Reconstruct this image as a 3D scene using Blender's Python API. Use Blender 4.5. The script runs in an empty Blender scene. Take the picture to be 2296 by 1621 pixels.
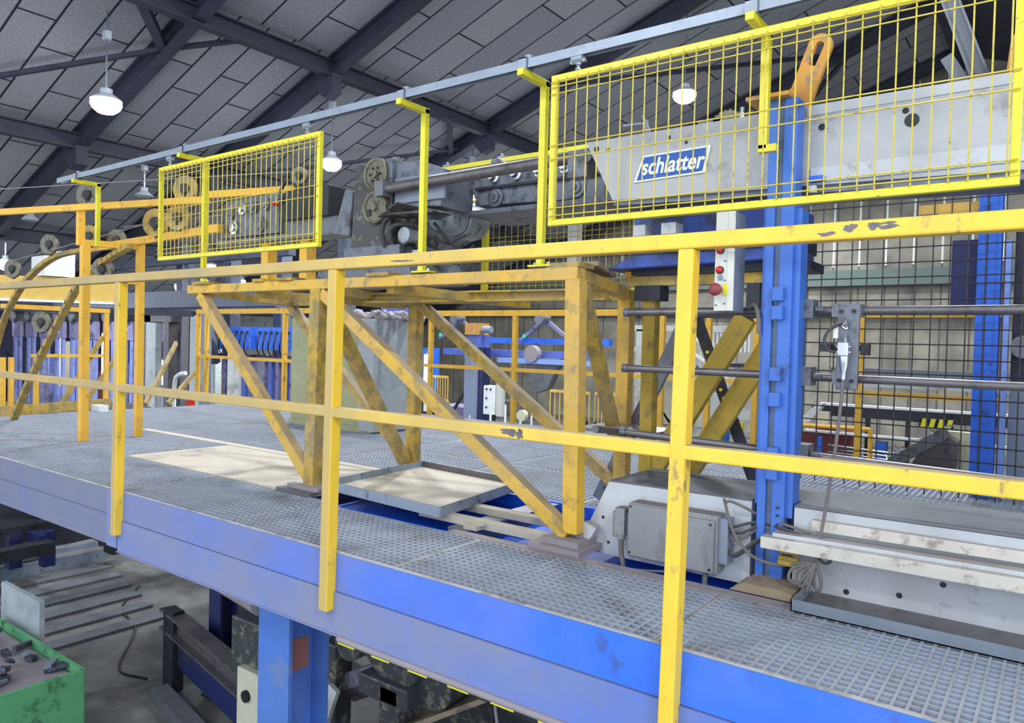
import bpy, math, random
from mathutils import Vector, Matrix
random.seed(7)
SC = bpy.context.scene
COL = SC.collection

# ---------------------------------------------------------------- camera, world, lights, exposure
cam_d = bpy.data.cameras.new('camera'); cam = bpy.data.objects.new('camera', cam_d); COL.objects.link(cam)
yaw, pit, rol, fpx = -0.637772, -0.0234304, 0.0257809, 1670.38
cy, sy, cp, sp, cr, sr = math.cos(yaw), math.sin(yaw), math.cos(pit), math.sin(pit), math.cos(rol), math.sin(rol)
fwd = Vector((sy*cp, cy*cp, sp)); rgt = Vector((cy, -sy, 0)); up = rgt.cross(fwd)
cr_ = cr*rgt + sr*up; cu_ = -sr*rgt + cr*up
m = Matrix((cr_, cu_, -fwd)).transposed().to_4x4(); m.translation = Vector((0, -2.0, 0.888))
cam.matrix_world = m
cam_d.sensor_width = 36; cam_d.lens = fpx/2296*36; cam_d.clip_end = 300; cam_d.clip_start = 0.05
SC.camera = cam
SC.view_settings.view_transform = 'Standard'; SC.view_settings.look = 'None'
SC.view_settings.gamma = 1; SC.view_settings.use_curve_mapping = False
SC.view_settings.exposure = 0.0

W = bpy.data.worlds.new('world'); SC.world = W; W.use_nodes = True
bg = W.node_tree.nodes['Background']; bg.inputs[0].default_value = (0.77, 0.86, 1.0, 1); bg.inputs[1].default_value = 2.15

def lamp_light(x, y, z, power, size=0.5, color=(0.93, 0.97, 1.0), target=None):
    d = bpy.data.lights.new('hall_and_fill_light', 'AREA'); d.shape = 'DISK'; d.size = size; d.energy = power; d.color = color
    o = bpy.data.objects.new('hall_and_fill_light', d); COL.objects.link(o); o.location = (x, y, z)
    if target: o.rotation_euler = (Vector(target)-Vector((x, y, z))).to_track_quat('-Z', 'Y').to_euler()
    return o
for (x, y, z, p) in ((-13.91, 4.39, 4.95, 500), (-13.72, 9.33, 4.9, 500), (-7.46, 14.67, 6.85, 700), (-7.5, 4.5, 7.0, 480), (-7.5, 9.5, 7.0, 480),
                     (-1.6, 4.8, 8.6, 420), (-1.8, 10.5, 8.6, 550), (-1.6, 19.5, 8.8, 650), (-10.5, 20.5, 5.6, 700), (-19, 11, 3.2, 350), (-26, 5, 3.0, 900), (-26, 16, 3.0, 700), (-36, 9, 4.0, 700), (-36, 20, 4.0, 700), (-17, -1.0, 4.6, 300), (-13.5, 14.5, 5.6, 900), (-7.0, 23.0, 6.0, 200), (-21, 4.5, 2.9, 500)):  # hall lamps, plus unseen fill lights added to brighten the back wall
    lamp_light(x, y, z, p, 0.5)
lamp_light(2.6, -2.6, 3.6, 95, 0.7, (0.95, 0.98, 1.0), (-1.2, 0.5, 0.5))
lamp_light(-3.2, -3.4, 4.4, 70, 0.7, (0.95, 0.98, 1.0), (-3.2, 0.6, 0.2))

# ---------------------------------------------------------------- materials
def srgb(c):
    return tuple(((v/255)/12.92 if v/255 <= 0.04045 else ((v/255+0.055)/1.055)**2.4) for v in c) + (1,)
MATS = {}
def mat(name, col, rough=0.5, metal=0.0, dirt=None, dirt_amt=0.0, dscale=6.0, dust=None, dust_amt=0.0, spec=0.5, emit=None, es=0, var=0.08, grad=None, bump=0.0, streak=1.0):
    """paint with procedural wear: dirt = noise blotches, dust = settled on upward faces, grad = (x0, x1) greyer towards x0, from dust and painted light falloff"""
    mt = bpy.data.materials.new(name); mt.use_nodes = True; nt = mt.node_tree; N = nt.nodes; L = nt.links
    b = N['Principled BSDF']; b.inputs['Roughness'].default_value = rough; b.inputs['Metallic'].default_value = metal
    b.inputs['Specular IOR Level'].default_value = spec
    c = srgb(col)
    geo = N.new('ShaderNodeNewGeometry'); pos = geo.outputs['Position']
    if streak != 1.0:
        mp = N.new('ShaderNodeMapping'); mp.inputs['Scale'].default_value = (1, 1, streak); L.new(pos, mp.inputs['Vector']); pos = mp.outputs['Vector']
    def noise(sc, det=5, ro=0.6):
        n = N.new('ShaderNodeTexNoise'); n.inputs['Scale'].default_value = sc; n.inputs['Detail'].default_value = det; n.inputs['Roughness'].default_value = ro
        L.new(pos, n.inputs['Vector']); return n.outputs['Fac']
    def rng(s, a, bb, lo=0.0, hi=1.0):
        r = N.new('ShaderNodeMapRange'); r.inputs['From Min'].default_value = a; r.inputs['From Max'].default_value = bb
        r.inputs['To Min'].default_value = lo; r.inputs['To Max'].default_value = hi; L.new(s, r.inputs['Value']); return r.outputs['Result']
    def math_(op, a, bb):
        q = N.new('ShaderNodeMath'); q.operation = op; q.use_clamp = True
        for i, v in enumerate((a, bb)):
            if isinstance(v, (int, float)): q.inputs[i].default_value = v
            else: L.new(v, q.inputs[i])
        return q.outputs[0]
    def mix(f, a, bb):
        q = N.new('ShaderNodeMix'); q.data_type = 'RGBA'
        if isinstance(f, (int, float)): q.inputs[0].default_value = f
        else: L.new(f, q.inputs[0])
        for i, v in ((6, a), (7, bb)):
            if isinstance(v, tuple): q.inputs[i].default_value = v
            else: L.new(v, q.inputs[i])
        return q.outputs[2]
    out = c
    if var:
        v0 = rng(noise(9, 4), 0.3, 0.7)
        out = mix(v0, tuple(x*(1-var) for x in c[:3])+(1,), tuple(min(1, x*(1+var)) for x in c[:3])+(1,))
    if dirt:
        f = rng(noise(dscale, 8, 0.7), 0.62-dirt_amt*0.35, 0.72-dirt_amt*0.30)
        out = mix(f, out, srgb(dirt))
    if dust:
        sep = N.new('ShaderNodeSeparateXYZ'); L.new(geo.outputs['Normal'], sep.inputs[0])
        upf = rng(sep.outputs['Z'], 0.3, 0.85)
        nf = rng(noise(3.0, 6), 0.3, 0.62)
        f = math_('MULTIPLY', upf, rng(nf, 0, 1, 0.55, 0.95))
        base = math_('MULTIPLY', nf, dust_amt)
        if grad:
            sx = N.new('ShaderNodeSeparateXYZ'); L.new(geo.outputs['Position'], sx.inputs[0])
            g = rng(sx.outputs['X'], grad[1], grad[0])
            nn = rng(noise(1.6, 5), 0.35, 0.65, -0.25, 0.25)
            g = math_('ADD', g, nn); base = math_('MULTIPLY', rng(g, 0, 1, 0.04, 0.92), rng(nf, 0, 1, 0.75, 1.0))  # fade to grey: real dust plus light falling off, put into the colour
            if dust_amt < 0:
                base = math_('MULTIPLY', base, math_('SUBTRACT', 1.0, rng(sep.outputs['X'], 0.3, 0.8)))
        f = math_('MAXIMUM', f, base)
        out = mix(f, out, srgb(dust))
        L.new(math_('ADD', math_('MULTIPLY', f, 0.4), rough), b.inputs['Roughness'])
    if isinstance(out, tuple): b.inputs['Base Color'].default_value = out
    else: L.new(out, b.inputs['Base Color'])
    if bump:
        bp = N.new('ShaderNodeBump'); bp.inputs['Strength'].default_value = bump; bp.inputs['Distance'].default_value = 0.01
        L.new(noise(60, 4), bp.inputs['Height']); L.new(bp.outputs[0], b.inputs['Normal'])
    if emit:
        b.inputs['Emission Color'].default_value = srgb(emit); b.inputs['Emission Strength'].default_value = es
    MATS[name] = mt
    return mt
GD = (150, 147, 152)
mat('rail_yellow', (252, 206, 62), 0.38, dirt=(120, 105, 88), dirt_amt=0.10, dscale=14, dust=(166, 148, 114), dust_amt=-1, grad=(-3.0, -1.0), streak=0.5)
mat('table_yellow', (226, 178, 46), 0.5, dirt=(168, 138, 66), dirt_amt=0.28, dscale=11, dust=(152, 144, 134), dust_amt=0.35)
mat('old_yellow', (198, 160, 40), 0.55, dirt=(144, 124, 54), dirt_amt=0.45, dscale=11, dust=(150, 142, 130), dust_amt=0.45)
mat('orange_yellow', (244, 188, 56), 0.5, dirt=(150, 110, 40), dirt_amt=0.12, dscale=10, dust=(165, 150, 120), dust_amt=0.15)
mat('olive_yellow', (172, 142, 34), 0.6, dirt=(120, 104, 40), dirt_amt=0.25, dscale=10, dust=(140, 130, 100), dust_amt=0.2)
mat('fence_yellow', (226, 214, 44), 0.35, dirt=(150, 130, 50), dirt_amt=0.05, dscale=30, spec=0.6)
mat('wire_yellow', (206, 186, 62), 0.45, dirt=(140, 122, 62), dirt_amt=0.2, dscale=30)
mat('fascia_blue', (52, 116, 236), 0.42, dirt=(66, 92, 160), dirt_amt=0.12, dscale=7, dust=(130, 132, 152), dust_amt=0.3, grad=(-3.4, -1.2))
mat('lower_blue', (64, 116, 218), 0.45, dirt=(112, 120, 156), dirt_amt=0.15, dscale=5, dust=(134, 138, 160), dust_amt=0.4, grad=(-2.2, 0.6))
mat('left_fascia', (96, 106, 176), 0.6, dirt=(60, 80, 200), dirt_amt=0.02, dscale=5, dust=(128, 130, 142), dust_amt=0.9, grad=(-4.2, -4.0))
mat('column_blue', (58, 110, 200), 0.38, dirt=(60, 74, 110), dirt_amt=0.12, dscale=8, dust=(110, 120, 140), dust_amt=0.1)
mat('web_grey', (92, 112, 138), 0.5, dirt=(70, 80, 90), dirt_amt=0.2)
mat('deck_column', (70, 116, 196), 0.5, dirt=(110, 128, 165), dirt_amt=0.2, dscale=4, dust=(120, 130, 150), dust_amt=0.2)
mat('pit_blue', (22, 96, 226), 0.5, dirt=(18, 70, 170), dirt_amt=0.1, dscale=4)
mat('far_blue', (84, 104, 186), 0.5, dirt=(90, 94, 120), dirt_amt=0.3, dscale=3)
mat('bright_blue', (46, 108, 220), 0.5, dirt=(30, 60, 130), dirt_amt=0.2, dscale=6)
mat('dark_blue', (28, 36, 92), 0.5, dirt=(50, 52, 66), dirt_amt=0.3, dscale=4)
mat('violet_grey', (122, 118, 156), 0.6, dirt=(70, 70, 90), dirt_amt=0.3, dscale=3)
mat('grating', (172, 181, 196), 0.5, metal=0.1, dirt=(160, 160, 166), dirt_amt=0.25, dscale=3, dust=(160, 162, 170), dust_amt=0.0)
mat('grating_edge', (172, 172, 172), 0.5, dirt=(130, 128, 126), dirt_amt=0.3, dscale=5)
mat('tan_plate', (188, 180, 165), 0.75, dirt=(150, 144, 140), dirt_amt=0.22, dscale=1.6, var=0.05)
mat('galv', (140, 150, 162), 0.42, metal=0.3, dirt=(130, 138, 146), dirt_amt=0.2, dscale=20)
mat('tray_steel', (150, 162, 178), 0.5, metal=0.2, dirt=(84, 88, 98), dirt_amt=0.2, dscale=14, dust=(120, 118, 118), dust_amt=0.1)
mat('slab_grey', (104, 108, 114), 0.7, dirt=(90, 92, 98), dirt_amt=0.3, dscale=4)
mat('machine_white', (196, 200, 204), 0.5, dirt=(150, 142, 134), dirt_amt=0.13, dscale=7, dust=(132, 124, 118), dust_amt=0.2)
mat('beam_white', (182, 184, 186), 0.55, dirt=(148, 146, 144), dirt_amt=0.28, dscale=5, dust=(132, 124, 118), dust_amt=0.15)
mat('plate_white', (208, 204, 192), 0.55, dirt=(150, 138, 124), dirt_amt=0.25, dscale=16, dust=(160, 152, 144), dust_amt=0.2)
mat('box_grey', (142, 146, 148), 0.55, dirt=(120, 124, 126), dirt_amt=0.4, dscale=9, dust=(120, 112, 108), dust_amt=0.25, streak=0.3)
mat('bar_grey', (112, 108, 110), 0.38, metal=0.45, dirt=(88, 84, 84), dirt_amt=0.3, dscale=10)
mat('shiny', (200, 205, 212), 0.18, metal=0.9)
mat('steel_grey', (116, 120, 128), 0.45, metal=0.4, dirt=(84, 84, 88), dirt_amt=0.3, dscale=10)
mat('dark_steel', (52, 54, 62), 0.5, metal=0.3, dirt=(36, 36, 40), dirt_amt=0.3, dscale=8)
mat('oily_black', (58, 59, 62), 0.35, dirt=(136, 132, 110), dirt_amt=0.28, dscale=16, dust=(96, 98, 104), dust_amt=0.2)
mat('oily_grey', (112, 118, 130), 0.45, dirt=(52, 54, 58), dirt_amt=0.35, dscale=9, dust=(128, 130, 140), dust_amt=0.2)
mat('motor_grey', (150, 160, 166), 0.35, metal=0.3, dirt=(80, 84, 84), dirt_amt=0.25, dscale=10)
mat('disc_steel', (120, 116, 98), 0.42, metal=0.4, dirt=(70, 68, 60), dirt_amt=0.3, dscale=30)
mat('rubber', (58, 58, 62), 0.6, dust=(96, 94, 92), dust_amt=0.2)
mat('cable_grey', (108, 102, 100), 0.6)
mat('ivory', (214, 214, 204), 0.5, dirt=(130, 128, 120), dirt_amt=0.12, dscale=20)
mat('side_grey', (128, 136, 152), 0.5)
mat('red', (206, 36, 30), 0.35)
mat('dull_red', (140, 62, 62), 0.5, dirt=(110, 60, 60), dirt_amt=0.3)
mat('white', (232, 236, 238), 0.5)
mat('off_white', (196, 200, 196), 0.6, dirt=(150, 150, 140), dirt_amt=0.3, dscale=2)
mat('black', (18, 18, 20), 0.6)
mat('logo_blue', (28, 84, 168), 0.5)
mat('cabinet_green', (170, 172, 132), 0.6, dirt=(150, 154, 120), dirt_amt=0.25, dscale=3)
mat('cabinet_grey', (170, 178, 182), 0.6, dirt=(150, 158, 160), dirt_amt=0.25, dscale=3)
mat('bin_green', (96, 168, 116), 0.6, dirt=(50, 100, 66), dirt_amt=0.22, dscale=6)
mat('scrap', (96, 100, 116), 0.5, metal=0.4, dirt=(60, 60, 66), dirt_amt=0.4, dscale=20)
mat('primer', (158, 104, 92), 0.7)
mat('lamp_shell', (190, 198, 208), 0.4)
mat('lamp_glow', (245, 250, 255), 0.5, emit=(240, 248, 255), es=60, var=0)
mat('lamp_glow_far', (245, 250, 255), 0.5, emit=(240, 245, 255), es=14, var=0)
mat('tube_glow', (225, 215, 255), 0.5, emit=(225, 210, 255), es=6, var=0)
mat('window_glow', (240, 250, 235), 0.5, emit=(240, 250, 235), es=2.2, var=0)
mat('roof_steel', (54, 56, 72), 0.6, dirt=(40, 42, 52), dirt_amt=0.3, dscale=1)
mat('far_steel', (92, 100, 118), 0.6, dirt=(70, 76, 90), dirt_amt=0.3, dscale=1)
mat('crane_yellow', (216, 178, 84), 0.5)
mat('orange_box', (206, 150, 66), 0.6, dirt=(150, 128, 104), dirt_amt=0.35, dscale=14)
mat('light_blue', (130, 160, 225), 0.5)
mat('column_grey_blue', (132, 144, 172), 0.6, dirt=(120, 128, 140), dirt_amt=0.2, dscale=1)
mat('wood', (150, 134, 110), 0.7, dirt=(110, 98, 84), dirt_amt=0.3, dscale=8)
mat('tape_yellow', (236, 224, 50), 0.5)
mat('lip_grey', (146, 138, 142), 0.7)
mat('cream', (206, 204, 178), 0.6, dirt=(170, 166, 140), dirt_amt=0.2)
mat('mesh_dark', (50, 48, 50), 0.5)
mat('green_light', (60, 200, 150), 0.4)
mat('wall_green', (92, 108, 104), 0.7)
mat('greasy_blue', (58, 92, 190), 0.45, dirt=(50, 58, 84), dirt_amt=0.5, dscale=6, dust=(100, 104, 124), dust_amt=0.3)
mat('haze_blue', (118, 128, 186), 0.6, dirt=(90, 96, 130), dirt_amt=0.3, dscale=3)
mat('rag', (176, 166, 170), 0.9, dirt=(110, 104, 110), dirt_amt=0.4, dscale=9)

# ---------------------------------------------------------------- builders
LOC = {}
class MB:
    def __init__(s): s.v = []; s.f = []
    def add(s, vs, fs):
        n = len(s.v); s.v += [tuple(p) for p in vs]; s.f += [tuple(i+n for i in f) for f in fs]; return s
    def box(s, x0, x1, y0, y1, z0, z1):
        return s.add([(x0,y0,z0),(x1,y0,z0),(x1,y1,z0),(x0,y1,z0),(x0,y0,z1),(x1,y0,z1),(x1,y1,z1),(x0,y1,z1)],
                     [(0,3,2,1),(4,5,6,7),(0,1,5,4),(1,2,6,5),(2,3,7,6),(3,0,4,7)])
    def bar(s, p, q, w, h, upv=(0,0,1)):
        p, q = Vector(p), Vector(q); d = (q-p).normalized(); u = Vector(upv)
        if abs(d.dot(u)) > 0.99: u = Vector((0,1,0))
        r = d.cross(u).normalized(); u = r.cross(d).normalized()
        c = []
        for o in (p, q):
            for a, b in ((-1,-1),(1,-1),(1,1),(-1,1)): c.append(o + r*a*w/2 + u*b*h/2)
        return s.add(c, [(0,1,2,3),(7,6,5,4),(0,4,5,1),(1,5,6,2),(2,6,7,3),(3,7,4,0)])
    def ibar(s, p, q, w, h, t=0.012, upv=(0,0,1)):
        p, q = Vector(p), Vector(q); d = (q-p).normalized(); u = Vector(upv)
        if abs(d.dot(u)) > 0.99: u = Vector((0,1,0))
        r = d.cross(u).normalized(); u = r.cross(d).normalized()
        s.bar(p+u*(h/2-t/2), q+u*(h/2-t/2), w, t, u); s.bar(p-u*(h/2-t/2), q-u*(h/2-t/2), w, t, u); s.bar(p, q, t, h-2*t, u); return s
    def cyl(s, p, q, r, n=12, r2=None):
        p, q = Vector(p), Vector(q); d = (q-p).normalized(); a = d.orthogonal().normalized(); b = d.cross(a)
        r2 = r if r2 is None else r2; vs = []
        for o, rr in ((p, r), (q, r2)):
            for i in range(n):
                t = 2*math.pi*i/n; vs.append(o + a*math.cos(t)*rr + b*math.sin(t)*rr)
        return s.add(vs, [tuple(reversed(range(n))), tuple(range(n, 2*n))] + [(i, (i+1) % n, n+(i+1) % n, n+i) for i in range(n)])
    def lathe(s, p, d, prof, n=24):
        p, d = Vector(p), Vector(d).normalized(); a = d.orthogonal().normalized(); b = d.cross(a); vs = []
        for (rr, h) in prof:
            for i in range(n):
                t = 2*math.pi*i/n; vs.append(p + d*h + a*math.cos(t)*rr + b*math.sin(t)*rr)
        fs = []
        for k in range(len(prof)-1):
            fs += [(k*n+i, k*n+(i+1) % n, (k+1)*n+(i+1) % n, (k+1)*n+i) for i in range(n)]
        fs += [tuple(reversed(range(n))), tuple(range((len(prof)-1)*n, len(prof)*n))]
        return s.add(vs, fs)
    def prism(s, pts, y0, y1):          # polygon in x,z extruded along y
        n = len(pts)
        return s.add([(x, y0, z) for x, z in pts]+[(x, y1, z) for x, z in pts],
                     [tuple(range(n)), tuple(reversed(range(n, 2*n)))]+[((i+1) % n, i, n+i, n+(i+1) % n) for i in range(n)])
    def tube(s, path, r, n=8, sub=6):
        P = [Vector(p) for p in path]
        if sub > 1 and len(P) > 2:
            Q = []; E = [P[0]*2-P[1]] + P + [P[-1]*2-P[-2]]
            for i in range(1, len(E)-2):
                for k in range(sub):
                    t = k/sub; a, b, c, d = E[i-1], E[i], E[i+1], E[i+2]
                    Q.append(0.5*((2*b)+(-a+c)*t+(2*a-5*b+4*c-d)*t*t+(-a+3*b-3*c+d)*t**3))
            Q.append(P[-1]); P = Q
        vs = []; a = None
        for i, p in enumerate(P):
            d = (P[min(i+1, len(P)-1)]-P[max(i-1, 0)]).normalized()
            a = d.orthogonal().normalized() if a is None else (a-d*a.dot(d)).normalized()
            b = d.cross(a)
            for k in range(n):
                t = 2*math.pi*k/n; vs.append(p+a*math.cos(t)*r+b*math.sin(t)*r)
        fs = [tuple(reversed(range(n))), tuple(range((len(P)-1)*n, len(P)*n))]
        for i in range(len(P)-1):
            fs += [(i*n+k, i*n+(k+1) % n, (i+1)*n+(k+1) % n, (i+1)*n+k) for k in range(n)]
        return s.add(vs, fs)
    def torus(s, c, ax, R, r, n=28, mm=8):
        ax = Vector(ax).normalized(); a = ax.orthogonal().normalized(); b = ax.cross(a); c = Vector(c); vs = []
        for i in range(n):
            t = 2*math.pi*i/n; e = a*math.cos(t)+b*math.sin(t)
            for k in range(mm):
                u = 2*math.pi*k/mm; vs.append(c+e*(R+r*math.cos(u))+ax*r*math.sin(u))
        return s.add(vs, [(i*mm+k, ((i+1) % n)*mm+k, ((i+1) % n)*mm+(k+1) % mm, i*mm+(k+1) % mm) for i in range(n) for k in range(mm)])
    def build(s, name, material, parent=None, smooth=False, bevel=0, label=None):
        o0 = LOC.get(parent.name, Vector()) if parent else None
        if o0 is None:
            xs = [p[0] for p in s.v]; ys = [p[1] for p in s.v]; zs = [p[2] for p in s.v]
            o0 = Vector(((min(xs)+max(xs))/2, (min(ys)+max(ys))/2, min(zs)))
        me = bpy.data.meshes.new(name); me.from_pydata([(p[0]-o0.x, p[1]-o0.y, p[2]-o0.z) for p in s.v], [], s.f); me.validate()
        o = bpy.data.objects.new(name, me); COL.objects.link(o)
        me.materials.append(MATS[material])
        import bmesh
        bm = bmesh.new(); bm.from_mesh(me); bmesh.ops.recalc_face_normals(bm, faces=bm.faces); bm.to_mesh(me); bm.free()
        if smooth:
            for p in me.polygons: p.use_smooth = True
            md = o.modifiers.new('split', 'EDGE_SPLIT'); md.split_angle = math.radians(40)
        if bevel:
            md = o.modifiers.new('bevel', 'BEVEL'); md.width = bevel; md.segments = 2; md.limit_method = 'ANGLE'; md.angle_limit = math.radians(40)
        if parent: o.parent = parent; LOC[o.name] = o0
        else: o.location = o0; LOC[o.name] = o0.copy()
        if label: o['label'] = label
        return o
def tag(o, label, cat, group=None, kind=None):
    o['label'] = label; o['category'] = cat
    if group: o['group'] = group
    if kind: o['kind'] = kind
    return o
def root(name, loc, label, cat, group=None):
    o = bpy.data.objects.new(name, None); COL.objects.link(o); o.location = loc; o.empty_display_size = 0.1
    LOC[o.name] = Vector(loc); return tag(o, label, cat, group)
def struct(o): o['kind'] = 'structure'; return o
def copy_thing(o, dx, label, group=None):
    c = o.copy(); COL.objects.link(c); c.location = Vector(o.location)+Vector(dx); c['label'] = label
    if group: c['group'] = group
    for ch in [x for x in bpy.data.objects if x.parent == o]:
        d = ch.copy(); COL.objects.link(d); d.parent = c
        for g in [x for x in bpy.data.objects if x.parent == ch]:
            e = g.copy(); COL.objects.link(e); e.parent = d
    return c
def text(s, size, loc, material, parent, name, shear=0, bold=0.0, ext=0.002, sx=1.0):
    cu = bpy.data.curves.new(name, 'FONT'); cu.body = s; cu.size = size; cu.shear = shear; cu.extrude = ext; cu.offset = bold
    cu.align_x = 'CENTER'; cu.align_y = 'CENTER'
    t = bpy.data.objects.new('tmp', cu); COL.objects.link(t)
    bpy.context.view_layer.update()
    me = bpy.data.meshes.new_from_object(t.evaluated_get(bpy.context.evaluated_depsgraph_get())); bpy.data.objects.remove(t)
    o0 = LOC[parent.name]; M = Matrix.Translation(Vector(loc)-o0) @ Matrix.Rotation(math.pi/2, 4, 'X') @ Matrix.Diagonal((sx, 1, 1, 1))
    me.transform(M); me.materials.clear(); me.materials.append(MATS[material])
    o = bpy.data.objects.new(name, me); COL.objects.link(o); o.parent = parent; LOC[o.name] = o0; return o

# ================================================================ the hall
FZ = -2.2
# floor
def node_mat(name):
    mt = bpy.data.materials.new(name); mt.use_nodes = True; MATS[name] = mt; return mt, mt.node_tree.nodes, mt.node_tree.links, mt.node_tree.nodes['Principled BSDF']
mt, N, L, b = node_mat('hall_floor'); b.inputs['Roughness'].default_value = 0.7
g = N.new('ShaderNodeNewGeometry'); n1 = N.new('ShaderNodeTexNoise'); n1.inputs['Scale'].default_value = 0.9; n1.inputs['Detail'].default_value = 8
n2 = N.new('ShaderNodeTexNoise'); n2.inputs['Scale'].default_value = 7; n2.inputs['Detail'].default_value = 6
L.new(g.outputs['Position'], n1.inputs['Vector']); L.new(g.outputs['Position'], n2.inputs['Vector'])
r1 = N.new('ShaderNodeValToRGB'); r1.color_ramp.elements[0].position = .36; r1.color_ramp.elements[0].color = srgb((62, 61, 62)); r1.color_ramp.elements[1].position = .62; r1.color_ramp.elements[1].color = srgb((122, 126, 120))
mx = N.new('ShaderNodeMix'); mx.data_type = 'RGBA'; mx.blend_type = 'OVERLAY'; mx.inputs[0].default_value = .5
L.new(n1.outputs['Fac'], r1.inputs[0]); L.new(r1.outputs[0], mx.inputs[6]); L.new(n2.outputs['Color'], mx.inputs[7])
hs = N.new('ShaderNodeHueSaturation'); hs.inputs['Saturation'].default_value = .35; L.new(mx.outputs[2], hs.inputs['Color']); L.new(hs.outputs[0], b.inputs['Base Color'])
struct(MB().box(-48, 6, -8, 27, FZ-.2, FZ).build('floor', 'hall_floor'))
# roof slabs in running bond; long side runs down the slope
ang = math.atan(0.357)
def roof_mat(name, c1, c2, mortar, bw, rh, off, px, py):
    mt, N, L, b = node_mat(name); b.inputs['Roughness'].default_value = 0.9
    tc = N.new('ShaderNodeTexCoord'); br = N.new('ShaderNodeTexBrick'); mpp = N.new('ShaderNodeMapping'); mpp.inputs['Location'].default_value = (px, py, 0); L.new(tc.outputs['Object'], mpp.inputs['Vector']); L.new(mpp.outputs[0], br.inputs['Vector'])
    br.inputs['Scale'].default_value = 1; br.inputs['Brick Width'].default_value = bw; br.inputs['Row Height'].default_value = rh
    br.inputs['Mortar Size'].default_value = .022; br.inputs['Color1'].default_value = srgb(c1); br.inputs['Color2'].default_value = srgb(c2); br.inputs['Mortar'].default_value = srgb(mortar)
    br.offset = off
    nn = N.new('ShaderNodeTexNoise'); nn.inputs['Scale'].default_value = 18; nn.inputs['Detail'].default_value = 6; L.new(tc.outputs['Object'], nn.inputs['Vector'])
    mm = N.new('ShaderNodeMix'); mm.data_type = 'RGBA'; mm.blend_type = 'MULTIPLY'; mm.inputs[0].default_value = .5; L.new(br.outputs['Color'], mm.inputs[6])
    rr = N.new('ShaderNodeValToRGB'); rr.color_ramp.elements[0].position = .3; rr.color_ramp.elements[0].color = (.45, .45, .45, 1); rr.color_ramp.elements[1].position = .7; L.new(nn.outputs['Fac'], rr.inputs[0]); L.new(rr.outputs[0], mm.inputs[7])
    L.new(mm.outputs[2], b.inputs['Base Color'])
roof_mat('roof_slabs', (176, 177, 182), (158, 160, 168), (44, 46, 58), 2.08, .64, .602, -11.81, 22.8)
roof_mat('upper_roof_slabs', (176, 177, 182), (158, 160, 168), (44, 46, 58), 2.825, .92, .402, -16.47, 18.23)
def zr(x): return 0.888+10.75+0.357*x          # underside of roof
XR = -3.0
for xa, xb, mt_ in ((0, 14.44, 'roof_slabs'), (14.44, 25.2, 'upper_roof_slabs')):
    o = MB().box(xa, xb, -34, 0, 0, .15).build('ceiling', mt_)
    for v in o.data.vertices: v.co = v.co + LOC[o.name]      # local frame: x up the slope, y across
    o.location = (-26.5, 26, zr(-26.5)); o.rotation_euler = (0, -ang, 0); struct(o)
c2 = MB().add([(XR,-8,zr(XR)),(7,-8,zr(XR)-3.57),(7,26,zr(XR)-3.57),(XR,26,zr(XR)),(XR,-8,zr(XR)+.15),(7,-8,zr(XR)-3.4),(7,26,zr(XR)-3.4),(XR,26,zr(XR)+.15)],
    [(0,3,2,1),(4,5,6,7),(0,1,5,4),(1,2,6,5),(2,3,7,6),(3,0,4,7)]).build('ceiling', 'roof_steel'); struct(c2)
struct(MB().box(-48, -26.4, -8, 26, 3.4, 3.6).build('ceiling', 'roof_steel'))
# walls
mt, N, L, b = node_mat('wall_panels'); b.inputs['Roughness'].default_value = .85
g = N.new('ShaderNodeNewGeometry'); mp = N.new('ShaderNodeMapping'); mp.inputs['Rotation'].default_value = (math.pi/2, 0, 0); L.new(g.outputs['Position'], mp.inputs['Vector'])
sx = N.new('ShaderNodeSeparateXYZ'); L.new(g.outputs['Position'], sx.inputs[0])
md = N.new('ShaderNodeMath'); md.operation = 'MULTIPLY'; md.inputs[1].default_value = 1/.84; L.new(sx.outputs['X'], md.inputs[0])
fr = N.new('ShaderNodeMath'); fr.operation = 'FRACT'; L.new(md.outputs[0], fr.inputs[0])
ls = N.new('ShaderNodeMath'); ls.operation = 'LESS_THAN'; ls.inputs[1].default_value = .075; L.new(fr.outputs[0], ls.inputs[0])
hz = N.new('ShaderNodeMath'); hz.operation = 'GREATER_THAN'; hz.inputs[1].default_value = 3.9; L.new(sx.outputs['Z'], hz.inputs[0])
nn = N.new('ShaderNodeTexNoise'); nn.inputs['Scale'].default_value = 1.2; nn.inputs['Detail'].default_value = 8; L.new(g.outputs['Position'], nn.inputs['Vector'])
rr = N.new('ShaderNodeValToRGB'); rr.color_ramp.elements[0].position = .3; rr.color_ramp.elements[0].color = srgb((104, 102, 96)); rr.color_ramp.elements[1].position = .7; rr.color_ramp.elements[1].color = srgb((152, 148, 134)); L.new(nn.outputs['Fac'], rr.inputs[0])
jm = N.new('ShaderNodeMix'); jm.data_type = 'RGBA'; jm.inputs[6].default_value = srgb((96, 92, 86)); jm.inputs[7].default_value = srgb((215, 220, 214)); L.new(hz.outputs[0], jm.inputs[0])
m2 = N.new('ShaderNodeMix'); m2.data_type = 'RGBA'; L.new(ls.outputs[0], m2.inputs[0]); L.new(rr.outputs[0], m2.inputs[6]); L.new(jm.outputs[2], m2.inputs[7]); L.new(m2.outputs[2], b.inputs['Base Color'])
struct(MB().box(-48, 7, 26, 26.3, FZ, 12).build('wall_back', 'wall_panels'))
struct(MB().box(-48.3, -48, -8, 26.3, FZ, 5).build('wall_left', 'violet_grey'))
struct(MB().box(6.7, 7, 2, 26, FZ, 9).build('wall_right', 'slab_grey'))
struct(MB().box(-48, 6.7, 25.7, 25.98, 3.2, 3.75).build('trim_1', 'wall_green'))
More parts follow.
